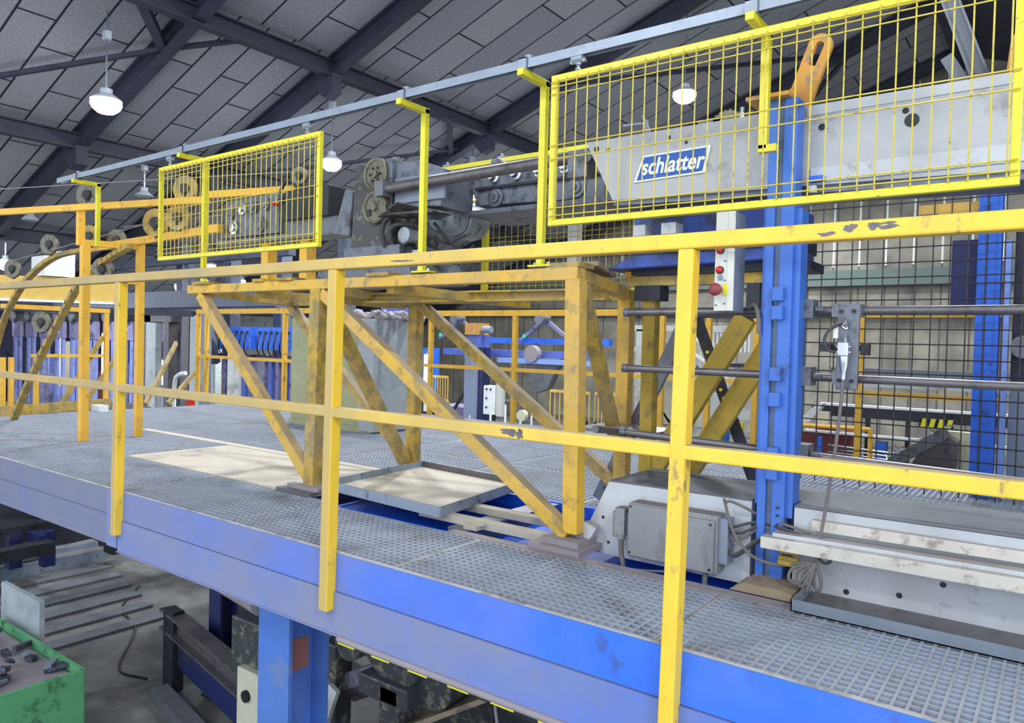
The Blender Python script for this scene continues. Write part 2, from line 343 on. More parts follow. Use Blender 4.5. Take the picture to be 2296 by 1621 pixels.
struct(MB().box(-48, 6.7, 25.6, 25.98, 2.2, 2.5).build('trim_2', 'dark_steel'))
struct(MB().box(-48, 6.7, 25.6, 25.98, 7.0, 7.5).build('trim_3', 'dark_steel'))
# roof steelwork
k = 4
def trim(mb, mtl='roof_steel'):
    global k
    o = mb.build('trim_%d' % k, mtl); struct(o); k += 1; return o
for Xp in (-12.9, -17.5, -22.1):
    trim(MB().ibar((Xp, -8, zr(Xp)-.32), (Xp, 25.9, zr(Xp)-.32), .22, .34, .03))
for Yr in (5.5, 8.68, 14.1, 20.8, 25.0):
    s0, s1 = -26, XR
    trim(MB().ibar((s0, Yr, zr(s0)-.24), (s1, Yr, zr(s1)-.24), .24, .40, .03, (-.33, 0, .94)))
for (Xp, Yr) in ((-12.9, 8.68), (-12.9, 14.1), (-17.5, 5.5), (-17.5, 8.68)):
    z = zr(Xp)-.5
    trim(MB().prism([(Xp-.55, z-.06), (Xp+.1, z+.2), (Xp+.1, z-.32), (Xp-.18, z-.42)], Yr-.13, Yr+.13))
def rz(x, y, d=.3): return (x, y, zr(x)-d)
for p, q, w in ((rz(-13.06, 4.56), rz(-13.98, 5.45), .17), (rz(-13.98, 5.5), rz(-16.03, 3.46), .10), (rz(-16.03, 3.46), rz(-17.5, 2.0), .10), (rz(-13.98, 5.5), rz(-12.99, 6.65), .10),
                (rz(-12.9, 12.4), rz(-14.2, 14.0), .14), (rz(-13.99, 14.0), rz(-17.4, 9.5), .10), (rz(-10.5, 14.2), rz(-5.5, 20.6), .12), (rz(-5.2, 20.9), rz(-8.5, 24.8), .12)):
    trim(MB().bar(p, q, w, w*.8))
trim(MB().box(-26.6, -26.2, -8, 26, 1.75, 2.4)); trim(MB().box(XR-.1, XR+.1, -8, 26, zr(XR)-.5, zr(XR)-.02))

# pendant high-bay lamps
def hall_lamp(x, y, z, lit, label, d=.4, dome=.2, glow='lamp_glow'):
    t = root('pendant_lamp', (x, y, z), label, 'lamp', 'pendant lamps under the roof')
    MB().lathe((x, y, z), (0, 0, 1), [(d/2, 0), (d/2*.96, .02), (d*.30, dome*.45), (d*.20, dome*.6), (d*.2, dome), (.02, dome+.02)], 24).build('reflector', 'lamp_shell', t, True)
    top = zr(x) if x > -26 else 3.4
    MB().cyl((x, y, z+dome), (x, y, z+dome+.75), .018, 6).build('chain', 'shiny', t)
    if top-.1 > z+dome+.8:
        MB().cyl((x, y, z+dome+.75), (x, y, top-.02), .010, 6).build('cable', 'web_grey', t)
        MB().box(x-.07, x+.07, y-.05, y+.05, top-.55, top-.40).build('junction_box', 'lamp_shell', t)
    if lit: MB().lathe((x, y, z-.14), (0, 0, 1), [(.02, -.10), (d*.28, -.075), (d*.43, -.01), (d*.50, .07), (d*.47, .138)], 24).build('bulb', glow, t, True)  # lit body swollen to the round outline of the lamp's blown-out glare
hall_lamp(-13.91, 4.39, 5.05, True, 'glowing pendant lamp at upper left, largest and brightest of the lamps', .52)
hall_lamp(-13.72, 9.33, 5.0, True, 'glowing pendant lamp just right of the small sliding mesh panel', .46)
hall_lamp(-7.46, 14.67, 6.95, True, 'glowing pendant lamp seen through the large sliding mesh panel', .55)
hall_lamp(-17.68, 7.02, 4.17, False, 'unlit pale pendant lamp above the spool guide frame, left of the small mesh panel', .42)
hall_lamp(-20.51, 5.66, 3.63, False, 'unlit pale pendant lamp at far left below the upper yellow guide bar', .38)
hall_lamp(-22.32, 5.76, 2.70, True, 'small glowing far lamp at the left edge of the picture', .32, .16, 'lamp_glow_far')
hall_lamp(-21.9, 11.29, 3.15, True, 'small glowing far lamp just under the lower right part of the small mesh panel', .40, .16, 'lamp_glow_far')
hall_lamp(-22.99, 13.13, 2.85, True, 'small glowing far lamp above the left end of the yellow machine table beam', .34, .16, 'lamp_glow_far')
hall_lamp(-23.98, 11.43, 2.6, True, 'tiny glowing far lamp left of the machine table corner', .24, .14, 'lamp_glow_far')
hall_lamp(-13.93, 14.62, 4.95, True, 'glowing lamp peeping out between the motor and the roller unit', .40, .2)

# ================================================================ raised deck
DW = 1.12
GB = {}
def grating(x0, x1, y0, y1, px=.035, py=.036, z=0.0, label='', group='', fr=.008):
    key = (round(x1-x0, 3), round(y1-y0, 3), px, py)
    if key in GB:
        src = GB[key]; o = src.copy(); COL.objects.link(o); o.location = ((x0+x1)/2, (y0+y1)/2, z-.03)
    else:
        b_ = MB(); w, d = x1-x0, y1-y0; X0, X1, Y0, Y1 = -w/2+.002, w/2-.002, -d/2+.002, d/2-.002
        n = int((Y1-Y0-2*fr)/py); st = (Y1-Y0-2*fr)/n
        for i in range(1, n):
            yy = Y0+fr+i*st; b_.box(X0+fr, X1-fr, yy-.0029, yy+.0029, -.004, .0298)
        n = int((X1-X0-2*fr)/px); st = (X1-X0-2*fr)/n
        for i in range(1, n):
            xx = X0+fr+i*st; b_.box(xx-.0040, xx+.0040, Y0+fr, Y1-fr, .002, .0302)
        o = b_.build('deck_grating', 'grating'); o.location = ((x0+x1)/2, (y0+y1)/2, z-.03)
        # recentre: build() used the bounding box, whose centre is the origin here
        e = MB()
        for (a, bb, c_, d_) in ((X0, X1, Y0, Y0+fr), (X0, X1, Y1-fr, Y1), (X0, X0+fr, Y0+fr, Y1-fr), (X1-fr, X1, Y0+fr, Y1-fr)): e.box(a, bb, c_, d_, -.004, .031)
        LOC[o.name] = Vector((0, 0, 0)); ed = e.build('edge_strip', 'grating_edge', o); GB[key] = o
        return tag(o, label, 'grating', group)
    tag(o, label, 'grating', group)
    for ch in [c for c in bpy.data.objects if c.parent == src]:
        d = ch.copy(); COL.objects.link(d); d.parent = o
    return o
xs = [-9.93, -8.81, -7.69, -6.57, -5.45, -4.33, -3.21, -2.09, -.97, .15]
ORD = ['leftmost', 'second from the left', 'third from the left', 'fourth from the left', 'fifth from the left', 'sixth from the left', 'seventh from the left', 'eighth from the left', 'ninth from the left']
for i, x in enumerate(xs):
    if x < -9.5: continue
    y1 = .62 if x > -3.3 else .685
    grating(x, x+DW, .06, y1, label='grey bar grating of the front walkway, '+ORD[i-1], group='front walkway gratings')
for x in (-9.31,):
    pass
rows = [(1.60, 2.40, 'nearest'), (2.40, 3.20, 'middle'), (3.20, 4.00, 'third')]
for (a, bb, rw) in rows:
    for kx in range(-5, 3):
        x = -3.28+DW*kx
        if x < -8.95: continue
        grating(x, x+DW, a, bb, .035, .036, label='rear deck grating in the %s row behind the table, %s' % (rw, ORD[kx+5]), group='rear deck gratings')
for kx in range(-4, 3):
    x = -3.28+DW*kx
    grating(x, x+DW, 4.0, 4.72, .035, .036, label='deck grating under the far guard rail, '+ORD[kx+4], group='far edge gratings')
for x in (-8.81-.5, -7.69-.5, -6.57-.0):
    pass
for x, w_ in ((-8.83, 'at the left deck end by the kick board'), (-7.71, 'midway between kick board and tall yellow posts'), (-6.59, 'between the tall yellow posts and the cover plate')):
    grating(x, x+DW, .69, 1.15, .035, .036, label='nearer deck grating '+w_, group='left deck gratings')
    grating(x, x+DW, 1.15, 1.60, .035, .036, label='farther deck grating '+w_, group='left deck gratings')
tag(MB().box(-5.46, -3.42, .695, 1.50, -.012, .004).build('cover_plate', 'tan_plate'), 'bare sand-coloured steel cover plate lying flat in the deck left of the table leg', 'plate')
tag(MB().box(-6.9, -3.4, 1.51, 1.595, -.02, .006).build('joint_strip', 'tan_plate'), 'narrow pale steel strip in the deck along the back of the cover plate', 'strip')
# deck frame
t = root('deck_edge_beam', (-1.5, .05, -.36), 'long blue two-step steel edge beam under the front walkway', 'beam')
MB().box(-4.235, .9, .045, .06, -.155, .002).build('upper_channel', 'fascia_blue', t, label='brighter blue upper channel, grey with dust and painted light falloff at its left end')
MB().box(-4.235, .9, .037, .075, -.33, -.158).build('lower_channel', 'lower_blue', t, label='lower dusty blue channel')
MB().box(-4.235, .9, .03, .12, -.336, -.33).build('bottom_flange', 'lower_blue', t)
MB().box(-4.235, .9, .05, .062, .002, .008).build('top_edge', 'grating_edge', t)
t = root('deck_edge_beam', (-7, .05, -.36), 'dusty grey-blue edge beam at left under the leftmost stretch of walkway', 'beam')
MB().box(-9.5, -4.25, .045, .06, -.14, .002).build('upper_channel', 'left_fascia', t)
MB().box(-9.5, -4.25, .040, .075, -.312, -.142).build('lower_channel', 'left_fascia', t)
MB().box(-9.5, -4.25, .05, .062, .002, .008).build('top_edge', 'grating_edge', t)
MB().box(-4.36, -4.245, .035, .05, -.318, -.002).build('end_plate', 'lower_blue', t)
t = root('edge_bumper', (-1, .04, -.37), 'rounded grey bumper strip with yellow and black marked edge under the blue beam', 'bumper')
MB().tube([(-2.36, .035, -.343), (.9, .035, -.343)], .014, 10, 1).build('bumper_strip', 'lip_grey', t, True)
x = -2.36; i = 0
while x < .9:
    MB().box(x, min(x+.1, .9), .030, .05, -.362, -.354).build('black_mark' if i % 2 else 'yellow_mark', 'black' if i % 2 else 'tape_yellow', t); x += .1; i += 1
# beams carrying the deck
j = 0
for x, lab in ((-8.8, 'blue cross beam under the far left of the deck'), (-6.5, 'blue cross beam under the deck left of the bare cover plate'), (-4.3, 'blue cross beam under the deck behind the beam joint'), (-.97, 'blue cross beam under the deck below the large white machine body')):
    tag(MB().ibar((x, .08, -.2), (x, 4.7, -.2), .12, .26, .012).build('cross_beam', 'dark_blue'), lab, 'beam')
tag(MB().ibar((-9.5, 4.74, -.17), (2, 4.74, -.17), .12, .3, .012).build('cross_beam', 'dark_blue'), 'dark blue beam along the far edge of the deck', 'beam')
for x0_, x1_ in ((-9.2, -5.5),):
    tag(MB().ibar((x0_, 1.6, -.12), (x1_, 1.6, -.12), .06, .16, .01).build('cross_beam', 'dark_blue'), 'blue lengthways bearer under the left deck gratings', 'beam')
for y, lab in ((.66, 'blue lengthways bearer behind the front walkway gratings'), (2.4, 'blue lengthways bearer under the second row of rear gratings'), (3.2, 'blue lengthways bearer under the third row of rear gratings'), (4.0, 'blue lengthways bearer under the far row of gratings')):
    tag(MB().ibar((-9.2, y, -.12), (-2.5 if y < 1 else 1, y, -.12), .05, .16, .01).build('cross_beam', 'dark_blue'), lab, 'beam')
def column(x, y, w, d, z0, z1, mtl, lab):
    t = root('deck_column', (x, y, z0), lab, 'column')
    MB().box(x-w/2, x+w/2, y-d/2, y-d/2+.02, z0+.02, z1).box(x-w/2, x+w/2, y+d/2-.02, y+d/2, z0+.02, z1).box(x-.01, x+.01, y-d/2+.02, y+d/2-.02, z0+.02, z1).build('shaft', mtl, t)
    MB().box(x-w/2-.05, x+w/2+.05, y-d/2-.03, y+d/2+.05, z0, z0+.02).build('base_plate', 'dark_steel', t)
    return t
t = column(-3.02, .32, .24, .24, FZ, -.34, 'deck_column', 'sturdy light blue deck column with a salmon primer patch')
MB().box(-3.0095, -3.006, .27, .40, -.76, -.60).build('primer_patch', 'primer', t)
column(-5.72, 1.65, .17, .16, FZ, -.33, 'dark_blue', 'slim dark blue deck column standing on the hall floor left of the light blue one')
column(-8.7, 3.6, .17, .16, FZ, -.33, 'dark_blue', 'dark blue deck column far back under the left of the deck')
tag(MB().bar((-6.9, 1.3, -.33), (-6.35, 2.2, -1.45), .05, .09).build('column_brace', 'dark_blue'), 'slanting blue brace hanging down from the left deck beam', 'brace')
tag(MB().tube([(-6.6, 1.6, -1.1), (-6.6, 1.6, -.72), (-6.35, 1.6, -.60), (-5.6, 1.3, -.60), (-4.3, .6, -.56), (-3.2, .25, -.46)], .05, 10).build('exhaust_pipe', 'lip_grey', None, True), 'bent grey pipe running under the blue edge beam', 'pipe')

# ================================================================ yellow guard rail in front
t = root('guard_railing', (-1.5, .02, -.22), 'near yellow guard rail with top rail, mid rail and posts across the whole picture', 'railing')
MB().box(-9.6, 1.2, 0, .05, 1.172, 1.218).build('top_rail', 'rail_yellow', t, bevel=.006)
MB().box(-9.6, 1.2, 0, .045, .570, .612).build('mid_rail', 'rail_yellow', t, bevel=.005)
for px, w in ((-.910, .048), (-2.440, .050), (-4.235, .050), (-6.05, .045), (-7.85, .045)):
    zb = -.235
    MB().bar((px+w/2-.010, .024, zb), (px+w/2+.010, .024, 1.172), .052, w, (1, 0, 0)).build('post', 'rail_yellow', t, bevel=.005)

random.seed(21)
for (sx0, sz0, w_, h_) in ((-.50, 1.188, .016, .004), (-.440, 1.200, .012, .008), (-.368, 1.202, .022, .005), (-.352, 1.195, .018, .003), (-.39, 1.200, .007, .007), (-1.49, .592, .022, .009), (-1.445, .590, .010, .014), (-2.0, 1.189, .05, .003)):
    b_ = MB()
    for q_ in range(12):
        cx, cz = sx0+random.uniform(-w_, w_), sz0+random.uniform(-h_, h_); n_ = 9; rr_ = random.uniform(.5, .95)
        pts = [(cx+math.cos(2*math.pi*i/n_)*w_*rr_*random.uniform(.5, 1), cz+math.sin(2*math.pi*i/n_)*h_*rr_*random.uniform(.4, 1)) for i in range(n_)]
        b_.prism(pts, -.0006-.00003*q_, .001)
    o = b_.build('scuff_mark', 'bar_grey', t); o['kind'] = 'stuff'

# far guard rails (deck edge behind)
def railing(name, p, q, posts, lab, mtl='orange_yellow', z1=1.235, zm=.60, tw=.05, zb=0):
    P, Q = Vector(p), Vector(q); d = (Q-P)
    t = root(name, (P+Q)/2, lab, 'railing')
    MB().bar(P+Vector((0, 0, z1)), Q+Vector((0, 0, z1)), tw, tw*1.3).build('top_rail', mtl, t)
    MB().bar(P+Vector((0, 0, zm)), Q+Vector((0, 0, zm)), tw*.8, tw*.8).build('mid_rail', mtl, t)
    for f in posts:
        c = P+d*f; MB().bar(c+Vector((0, 0, zb)), c+Vector((0, 0, z1-.03)), tw, tw, (0, 1, 0)).build('post', mtl, t)
    return t
L_ = 6.8+.0
def fx(x, a, b_): return (x-a)/(b_-a)
railing('guard_railing', (-6.3, 4.7, 0), (-1.9, 4.7, 0), [fx(x, -6.3, -1.9) for x in (-6.2, -4.93, -3.15, -2.68, -2.23)], 'orange-yellow guard rail along the far edge of the deck behind the machine table')
railing('guard_railing', (-1.36, 4.7, -.02), (1.2, 4.7, -.02), [fx(x, -1.36, 1.2) for x in (-1.36, .6)], 'orange-yellow guard rail at far right behind the dark mesh fence', zm=.575)
railing('guard_railing', (-10.0, 3.9, 0), (-7.2, 3.9, 0), [fx(x, -10, -7.2) for x in (-9.98, -9.76, -7.98)], 'dusty yellow guard rail left of the pale green cabinet')
t = root('gate_frame', (-9.3, 1.9, 0), 'yellow rail frame with slanting struts at the left end of the deck', 'railing')
MB().bar((-9.3, 1.2, 1.16), (-9.3, 2.34, 1.16), .05, .05).build('top_rail', 'orange_yellow', t)
MB().bar((-9.3, 1.5, .62), (-9.3, 2.3, .62), .035, .035).build('mid_rail', 'orange_yellow', t)
for y in (1.22, 1.30, 1.55, 2.31): MB().bar((-9.3, y, 0), (-9.3, y, 1.14 if y > 2 else .6), .045, .045, (0, 1, 0)).build('post', 'orange_yellow', t)
MB().bar((-9.32, 2.28, .85), (-9.36, 1.83, .03), .04, .05).build('strut', 'old_yellow', t)
MB().bar((-9.7, 2.6, .55), (-9.7, 2.25, .03), .04, .05).build('strut', 'old_yellow', t)
t = root('kick_board', (-9.2, 1.7, 0), 'worn yellow kick board along the left end of the deck', 'board')
MB().bar((-8.79, 1.0, .05), (-9.27, 2.35, .05), .03, .11).build('board', 'old_yellow', t)
tag(MB().box(-8.93, -8.73, 1.98, 2.08, .0, .07).build('small_box', 'white'), 'small white box lying on the deck at the end of the yellow kick board', 'box')
for p, q, lab in (((-10.3, 3.75, .78), (-9.6, 2.95, -.02), 'slanting yellow strut left of the far yellow rail post, upper one'), ((-9.9, 3.8, .36), (-9.5, 3.2, -.02), 'short slanting yellow strut behind the upper one at the far left rail')):
    tag(MB().bar(p, q, .04, .06).build('rail_strut', 'old_yellow'), lab, 'strut')

# ================================================================ yellow machine table
t = root('machine_table', (-2.6, 1.2, 0), 'greasy yellow steel table frame with crossed diagonal braces carrying the black machine', 'table')
YN, YF = .775, 1.66
MB().box(-4.78, -1.695, YN-.035, YN+.035, 1.172, 1.228).build('beam', 'table_yellow', t, bevel=.004)
MB().box(-4.9, -1.9, YF-.03, YF+.03, 1.14, 1.20).build('beam', 'old_yellow', t, bevel=.004)
MB().bar((-1.73, YN, 1.20), (-1.95, YF, 1.18), .07, .056).build('beam', 'table_yellow', t, bevel=.004, label='dusty end beam on the right')
MB().bar((-4.74, YN, 1.19), (-4.86, YF, 1.16), .06, .05).build('beam', 'old_yellow', t, bevel=.004)
MB().bar((-3.46, YN, 1.18), (-3.5, YF, 1.15), .08, .05).build('beam', 'old_yellow', t, bevel=.004)
MB().bar((-4.1, YN+.03, 1.165), (-3.6, YF-.03, 1.13), .06, .05).build('beam', 'old_yellow', t)
MB().bar((-2.9, YN+.03, 1.165), (-2.6, YF-.03, 1.13), .10, .05).build('beam', 'old_yellow', t)
MB().ibar((-3.5, 1.2, 1.15), (-1.85, 1.3, 1.15), .09, .06, .01).build('beam', 'old_yellow', t)
for nm, p, q, w in (('leg', (-3.47, YN, .02), (-3.44, YN, 1.175), .085), ('leg', (-1.70, YN, .07), (-1.72, YN, 1.175), .075), ('leg', (-3.53, YF, .0), (-3.53, YF, 1.15), .08), ('leg', (-1.94, YF, .0), (-1.94, YF, 1.15), .075)):
    MB().bar(p, q, w, w*.9, (0, 1, 0)).build(nm, 'table_yellow' if w < .08 else 'old_yellow', t, bevel=.004)
for p, q, w in (((-4.66, YN, 1.165), (-3.47, YN, .06), .065), ((-3.40, YN, 1.15), (-1.72, YN, .06), .065), ((-4.88, YF, 1.14), (-3.55, YF, .06), .06), ((-3.49, YF, 1.14), (-1.96, YF, .12), .065),
                ((-3.44, YN+.05, 1.10), (-3.53, YF-.05, .04), .075), ((-1.72, YN+.05, 1.14), (-1.95, YF-.05, .36), .07)):
    MB().bar(p, q, .06, w).build('brace', 'old_yellow' if p[1] > 1 or w > .066 else 'table_yellow', t, bevel=.004)
for x0, x1, y0, y1 in ((-1.86, -1.60, .66, .86), (-3.56, -3.36, .70, .86)):
    MB().box(x0, x1, y0, y1, .0, .025).box(x0+.04, x1-.03, y0+.04, y1, .025, .05).build('foot_plate', 'lip_grey', t)
for x0, x1 in ((-4.70, -4.50), (-4.02, -3.92), (-3.78, -3.64), (-3.0, -2.84)):
    MB().box(x0, x1, YN-.05, YN+.06, 1.228, 1.246).build('packing_plate', 'old_yellow', t)
MB().box(-1.86, -1.69, YN-.03, YN+.1, 1.228, 1.25).build('packing_plate', 'old_yellow', t)
MB().bar((-1.72, YN+.09, 1.255), (-1.90, YF-.3, 1.25), .10, .02).build('packing_plate', 'wood', t)

# galvanised track, brackets and sliding mesh panels
t = root('sliding_track', (-3, .6, 2.06), 'long galvanised sliding track running over the yellow mesh panels', 'track')
MB().box(-6.42, .6, .582, .585, 2.062, 2.100).box(-6.42, .6, .615, .618, 2.062, 2.100).box(-6.42, .6, .585, .615, 2.097, 2.100).build('channel', 'galv', t)
br_l = ['leftmost yellow hanger bracket, short, ending above the rail frame', 'yellow hanger bracket behind the small sliding mesh panel', 'yellow hanger bracket standing on the table right of the black machine', 'yellow hanger bracket standing on the table near the left edge of the large mesh panel', 'yellow hanger bracket behind the large mesh panel beside the blue column']
for (x, zb), lab in zip(((-6.10, 1.565), (-4.60, 1.25), (-2.62, 1.245), (-1.895, 1.245), (-.915, 1.625)), br_l):
    t = root('track_bracket', (x, .74, zb), lab, 'bracket', 'yellow brackets carrying the sliding track')
    MB().box(x-.016, x+.016, .735, .765, zb, 2.055).build('upright', 'fence_yellow', t, bevel=.002)
    MB().box(x-.016, x+.016, .56, .765, 2.030, 2.058).build('arm', 'fence_yellow', t, bevel=.002)
    c = MB().box(x-.022, x+.022, .577, .623, 2.057, 2.061).box(x-.022, x+.022, .573, .577, 2.057, 2.106).box(x-.022, x+.022, .623, .627, 2.057, 2.106).box(x-.022, x+.022, .573, .627, 2.101, 2.106)
    c.cyl((x+.01, .60, 2.106), (x+.01, .60, 2.122), .010, 6); c.box(x-.0, x+.035, .59, .612, 2.104, 2.118); c.build('clamp', 'galv', t)
    if 1.2 < zb < 1.3:
        MB().box(x-.06, x+.06, .735, .79, zb-.008, zb).build('base_plate', 'fence_yellow', t)
        for s in (-1, 1): MB().cyl((x+.035*s, .76, zb), (x+.035*s, .76, zb+.012), .008, 6).build('bolt', 'shiny', t)
    if zb > 1.6: MB().box(x-.016, x+.05, .735, .765, zb-.012, zb+.014).build('foot', 'fence_yellow', t)
def mesh_panel(x0, x1, z0, z1, lab, hang, n, fw=.026, y=.6, fm='fence_yellow'):
    t = root('sliding_mesh_panel', ((x0+x1)/2, y, z0), lab, 'mesh panel')
    MB().box(x0, x1, y-.013, y+.013, z0, z0+fw).build('bottom_bar', fm, t, bevel=.003)
    MB().box(x0, x1, y-.013, y+.013, z1-fw, z1).build('top_bar', fm, t, bevel=.003)
    MB().box(x0, x0+fw, y-.013, y+.013, z0+fw, z1-fw).build('side_bar', fm, t, bevel=.003)
    MB().box(x1-fw, x1, y-.013, y+.013, z0+fw, z1-fw).build('side_bar', fm, t, bevel=.003)
    w = MB(); st = (x1-x0-2*fw)/n; H = z1-z0; yw = y-.017
    for i in range(n+1):
        x = x0+fw+st*i+(.006 if i == 0 else -.006 if i == n else 0)
        w.cyl((x, yw, z0+fw*.9), (x, yw, z1-fw*.7), .0027, 6); w.cyl((x, yw, z1-fw*.7), (x, yw+.016, z1-fw*.7-.002), .0027, 6)
    for f in (.055, .085, .13, .47, .56, .885, .935):
        w.cyl((x0+.004, yw-.004, z1-H*f), (x1-.004, yw-.004, z1-H*f), .0025, 6)
    w.build('wire_mesh', 'wire_yellow', t)
    for x in hang:
        h = MB().cyl((x, y, z1), (x, y, z1+.035), .006, 8).cyl((x, y, z1+.004), (x, y, z1+.012), .012, 6).cyl((x, y, z1+.026), (x, y, z1+.033), .012, 6)
        h.lathe((x-.03, y, z1+.050), (1, 0, 0), [(.012, 0), (.018, .004), (.018, .052), (.012, .056)], 14).box(x-.035, x+.035, y-.008, y+.008, z1+.033, z1+.045)
        h.build('roller_hanger', 'galv', t, True)
mesh_panel(-4.885, -3.231, 1.383, 2.0, 'smaller yellow sliding mesh panel hanging at left in front of the wire straightener', (-4.763, -3.352), 33)
mesh_panel(-1.752, -.121, 1.383, 2.005, 'larger yellow sliding mesh panel hanging at right in front of the white beam', (-1.63, -.23), 31)

# far-side guard fence (behind the machine)
t = root('mesh_fence', (-2.2, 1.85, 1.2), 'yellow wire guard fence on the far side of the black machine', 'fence')
MB().box(-3.6, -1.7, 1.845, 1.87, 2.066, 2.094).build('top_bar', 'fence_yellow', t)
for x in (-3.10, -1.99): MB().box(x-.02, x+.02, 1.84, 1.87, 1.2, 1.76).build('post', 'fence_yellow', t)
w = MB()
for i in range(34):
    x = -3.09+i*.05; w.cyl((x, 1.86, 1.24), (x, 1.86, 1.76 if i < 24 else 1.62), .0022, 5)
for z in (1.26, 1.29, 1.33, 1.55, 1.58, 1.74): w.cyl((-3.1, 1.857, z), (-1.4, 1.857, z), .0022, 5)
for i in range(9): w.cyl((-3.46+i*.045, 1.86, 1.72), (-3.46+i*.045, 1.86, 1.86), .0022, 5)
w.build('wire_mesh', 'wire_yellow', t)
MB().box(-3.46, -3.08, 1.88, 1.90, 1.80, 1.85).build('crossbar', 'orange_yellow', t)
for x in (-3.45, -2.98): MB().box(x-.03, x+.03, 1.84, 1.875, 2.094, 2.106).cyl((x, 1.855, 2.10), (x, 1.855, 2.125), .01, 6).build('clamp', 'galv', t)

# dark mesh fence at right
t = root('mesh_fence', (0, 3.3, 0), 'tall dark wire mesh fence at right behind the blue column', 'fence')
w = MB(); X0, X1 = -1.62, 1.2
n = int((X1-X0)/.094)
for i in range(n+1): w.cyl((X0+i*.094, 3.3, .012), (X0+i*.094, 3.3, 1.98), .0046, 5)
z = .1; i = 0
while z < 1.98:
    w.cyl((X0, 3.295, z), (X1, 3.295, z), .0044, 5); z += .094 if i % 7 else .05; i += 1
w.build('wire_mesh', 'mesh_dark', t)
MB().box(-1.64, -1.60, 3.28, 3.32, -.02, 2.0).build('post', 'mesh_dark', t)
# fence extends lower left behind table
t = root('mesh_fence', (-1.9, 1.95, 1.2), 'low dark wire mesh behind the right end of the yellow table', 'fence')
w = MB()
for i in range(36): w.cyl((-3.3+i*.05, 1.95, 1.24), (-3.3+i*.05, 1.95, 1.44), .0026, 5)
for zz in (1.25, 1.30, 1.36, 1.43): w.cyl((-3.3, 1.947, zz), (-1.5, 1.947, zz), .0026, 5)
w.build('wire_mesh', 'mesh_dark', t)

# ================================================================ black feeding machine on the table
t = root('feeding_machine', (-3.35, 1.2, 1.232), 'oily black wire feeding machine with two round dials standing on the yellow table', 'machine')
MB().prism([(-3.80, 1.232), (-2.95, 1.232), (-3.0, 1.36), (-3.74, 1.36)], 1.02, 1.52).build('base', 'oily_grey', t, bevel=.006)
MB().box(-3.60, -3.12, 1.085, 1.46, 1.36, 1.45).build('base', 'oily_grey', t)
MB().box(-3.66, -3.10, 1.012, 1.018, 1.32, 1.352).build('base_edge', 'bright_blue', t, label='blue painted edge of the base')
MB().prism([(-3.56, 1.44), (-3.19, 1.44), (-3.21, 1.60), (-3.21, 1.93), (-3.50, 1.96), (-3.53, 1.93)], 1.10, 1.40).build('housing', 'oily_black', t, bevel=.008)
for z, r, mt_ in ((1.875, .10, 'disc_steel'), (1.68, .10, 'disc_steel')):
    d = MB().lathe((-3.325, 1.10, z), (0, -1, 0), [(r, 0), (r, .03), (r*.94, .034), (r*.80, .030), (r*.78, .024), (r*.25, .024), (r*.22, .04), (r*.06, .04)], 32).build('dial', mt_, t, True)
    h = MB()
    for i in range(6):
        a = i*math.pi/3; h.cyl((-3.325+math.cos(a)*r*.42, 1.076, z+math.sin(a)*r*.42), (-3.325+math.cos(a)*r*.42, 1.068, z+math.sin(a)*r*.42), .008, 8)
        if z > 1.8: h.build('bolt', 'dark_steel', d); h = MB()
    if z < 1.8: MB().box(-3.385, -3.355, 1.068, 1.076, z-.05, z-.01).build('slot', 'dark_steel', d)
MB().box(-3.30, -3.20, 1.09, 1.25, 1.80, 1.96).cyl((-3.25, 1.17, 1.96), (-3.25, 1.17, 1.985), .025, 12).build('valve_block', 'oily_grey', t, bevel=.004)
MB().prism([(-3.20, 1.68), (-2.84, 1.65), (-2.82, 1.86), (-3.02, 1.93), (-3.20, 1.93)], 1.12, 1.40).build('gearbox', 'oily_grey', t, bevel=.006)
MB().box(-3.19, -2.80, 1.105, 1.12, 1.69, 1.84).build('gearbox_cover', 'side_grey', t, bevel=.003)
MB().prism([(-3.72, 1.55), (-3.58, 1.53), (-3.55, 1.80), (-3.62, 1.82)], 1.10, 1.28).build('side_guard', 'oily_grey', t, bevel=.004, label='flaking grey wedge-shaped guard')
MB().bar((-3.20, 1.0, 1.615), (-2.78, 1.0, 1.60), .012, .012).add([(-3.22, 1.0, 1.60), (-2.98, .92, 1.65), (-2.76, 1.14, 1.60), (-3.0, 1.28, 1.61), (-3.22, 1.0, 1.606), (-2.98, .92, 1.656), (-2.76, 1.14, 1.606), (-3.0, 1.28, 1.616)], [(0, 3, 2, 1), (4, 5, 6, 7), (0, 1, 5, 4), (1, 2, 6, 5), (2, 3, 7, 6), (3, 0, 4, 7)]).build('drip_plate', 'oily_black', t)
mo = MB().lathe((-3.0, 1.28, 1.64), (0, 1, 0), [(.09, 0), (.105, .02), (.105, .16), (.115, .17), (.115, .33), (.10, .37), (.04, .385)], 28).build('motor', 'motor_grey', t, True)
MB().lathe((-3.0, 1.44, 1.64), (0, 1, 0), [(.1075, 0), (.1075, .012)], 28).build('band', 'black', mo, True)
MB().box(-3.06, -2.95, 1.33, 1.42, 1.72, 1.76).build('terminal_box', 'shiny', mo)
MB().cyl((-3.12, 1.12, 1.50), (-3.12, 1.30, 1.50), .05, 16).cyl((-3.20, 1.14, 1.47), (-3.20, 1.26, 1.47), .04, 12).box(-3.26, -3.05, 1.2, 1.34, 1.42, 1.52).build('pump', 'oily_black', t, True)
MB().lathe((-3.03, 1.02, 1.49), (0, 1, 0), [(.03, 0), (.046, .006), (.046, .03), (.038, .035), (.038, .12)], 20).build('pressure_gauge', 'motor_grey', t, True)
MB().cyl((-2.94, 1.06, 1.37), (-2.94, 1.06, 1.40), .04, 16).build('filter_cap', 'motor_grey', t, True)
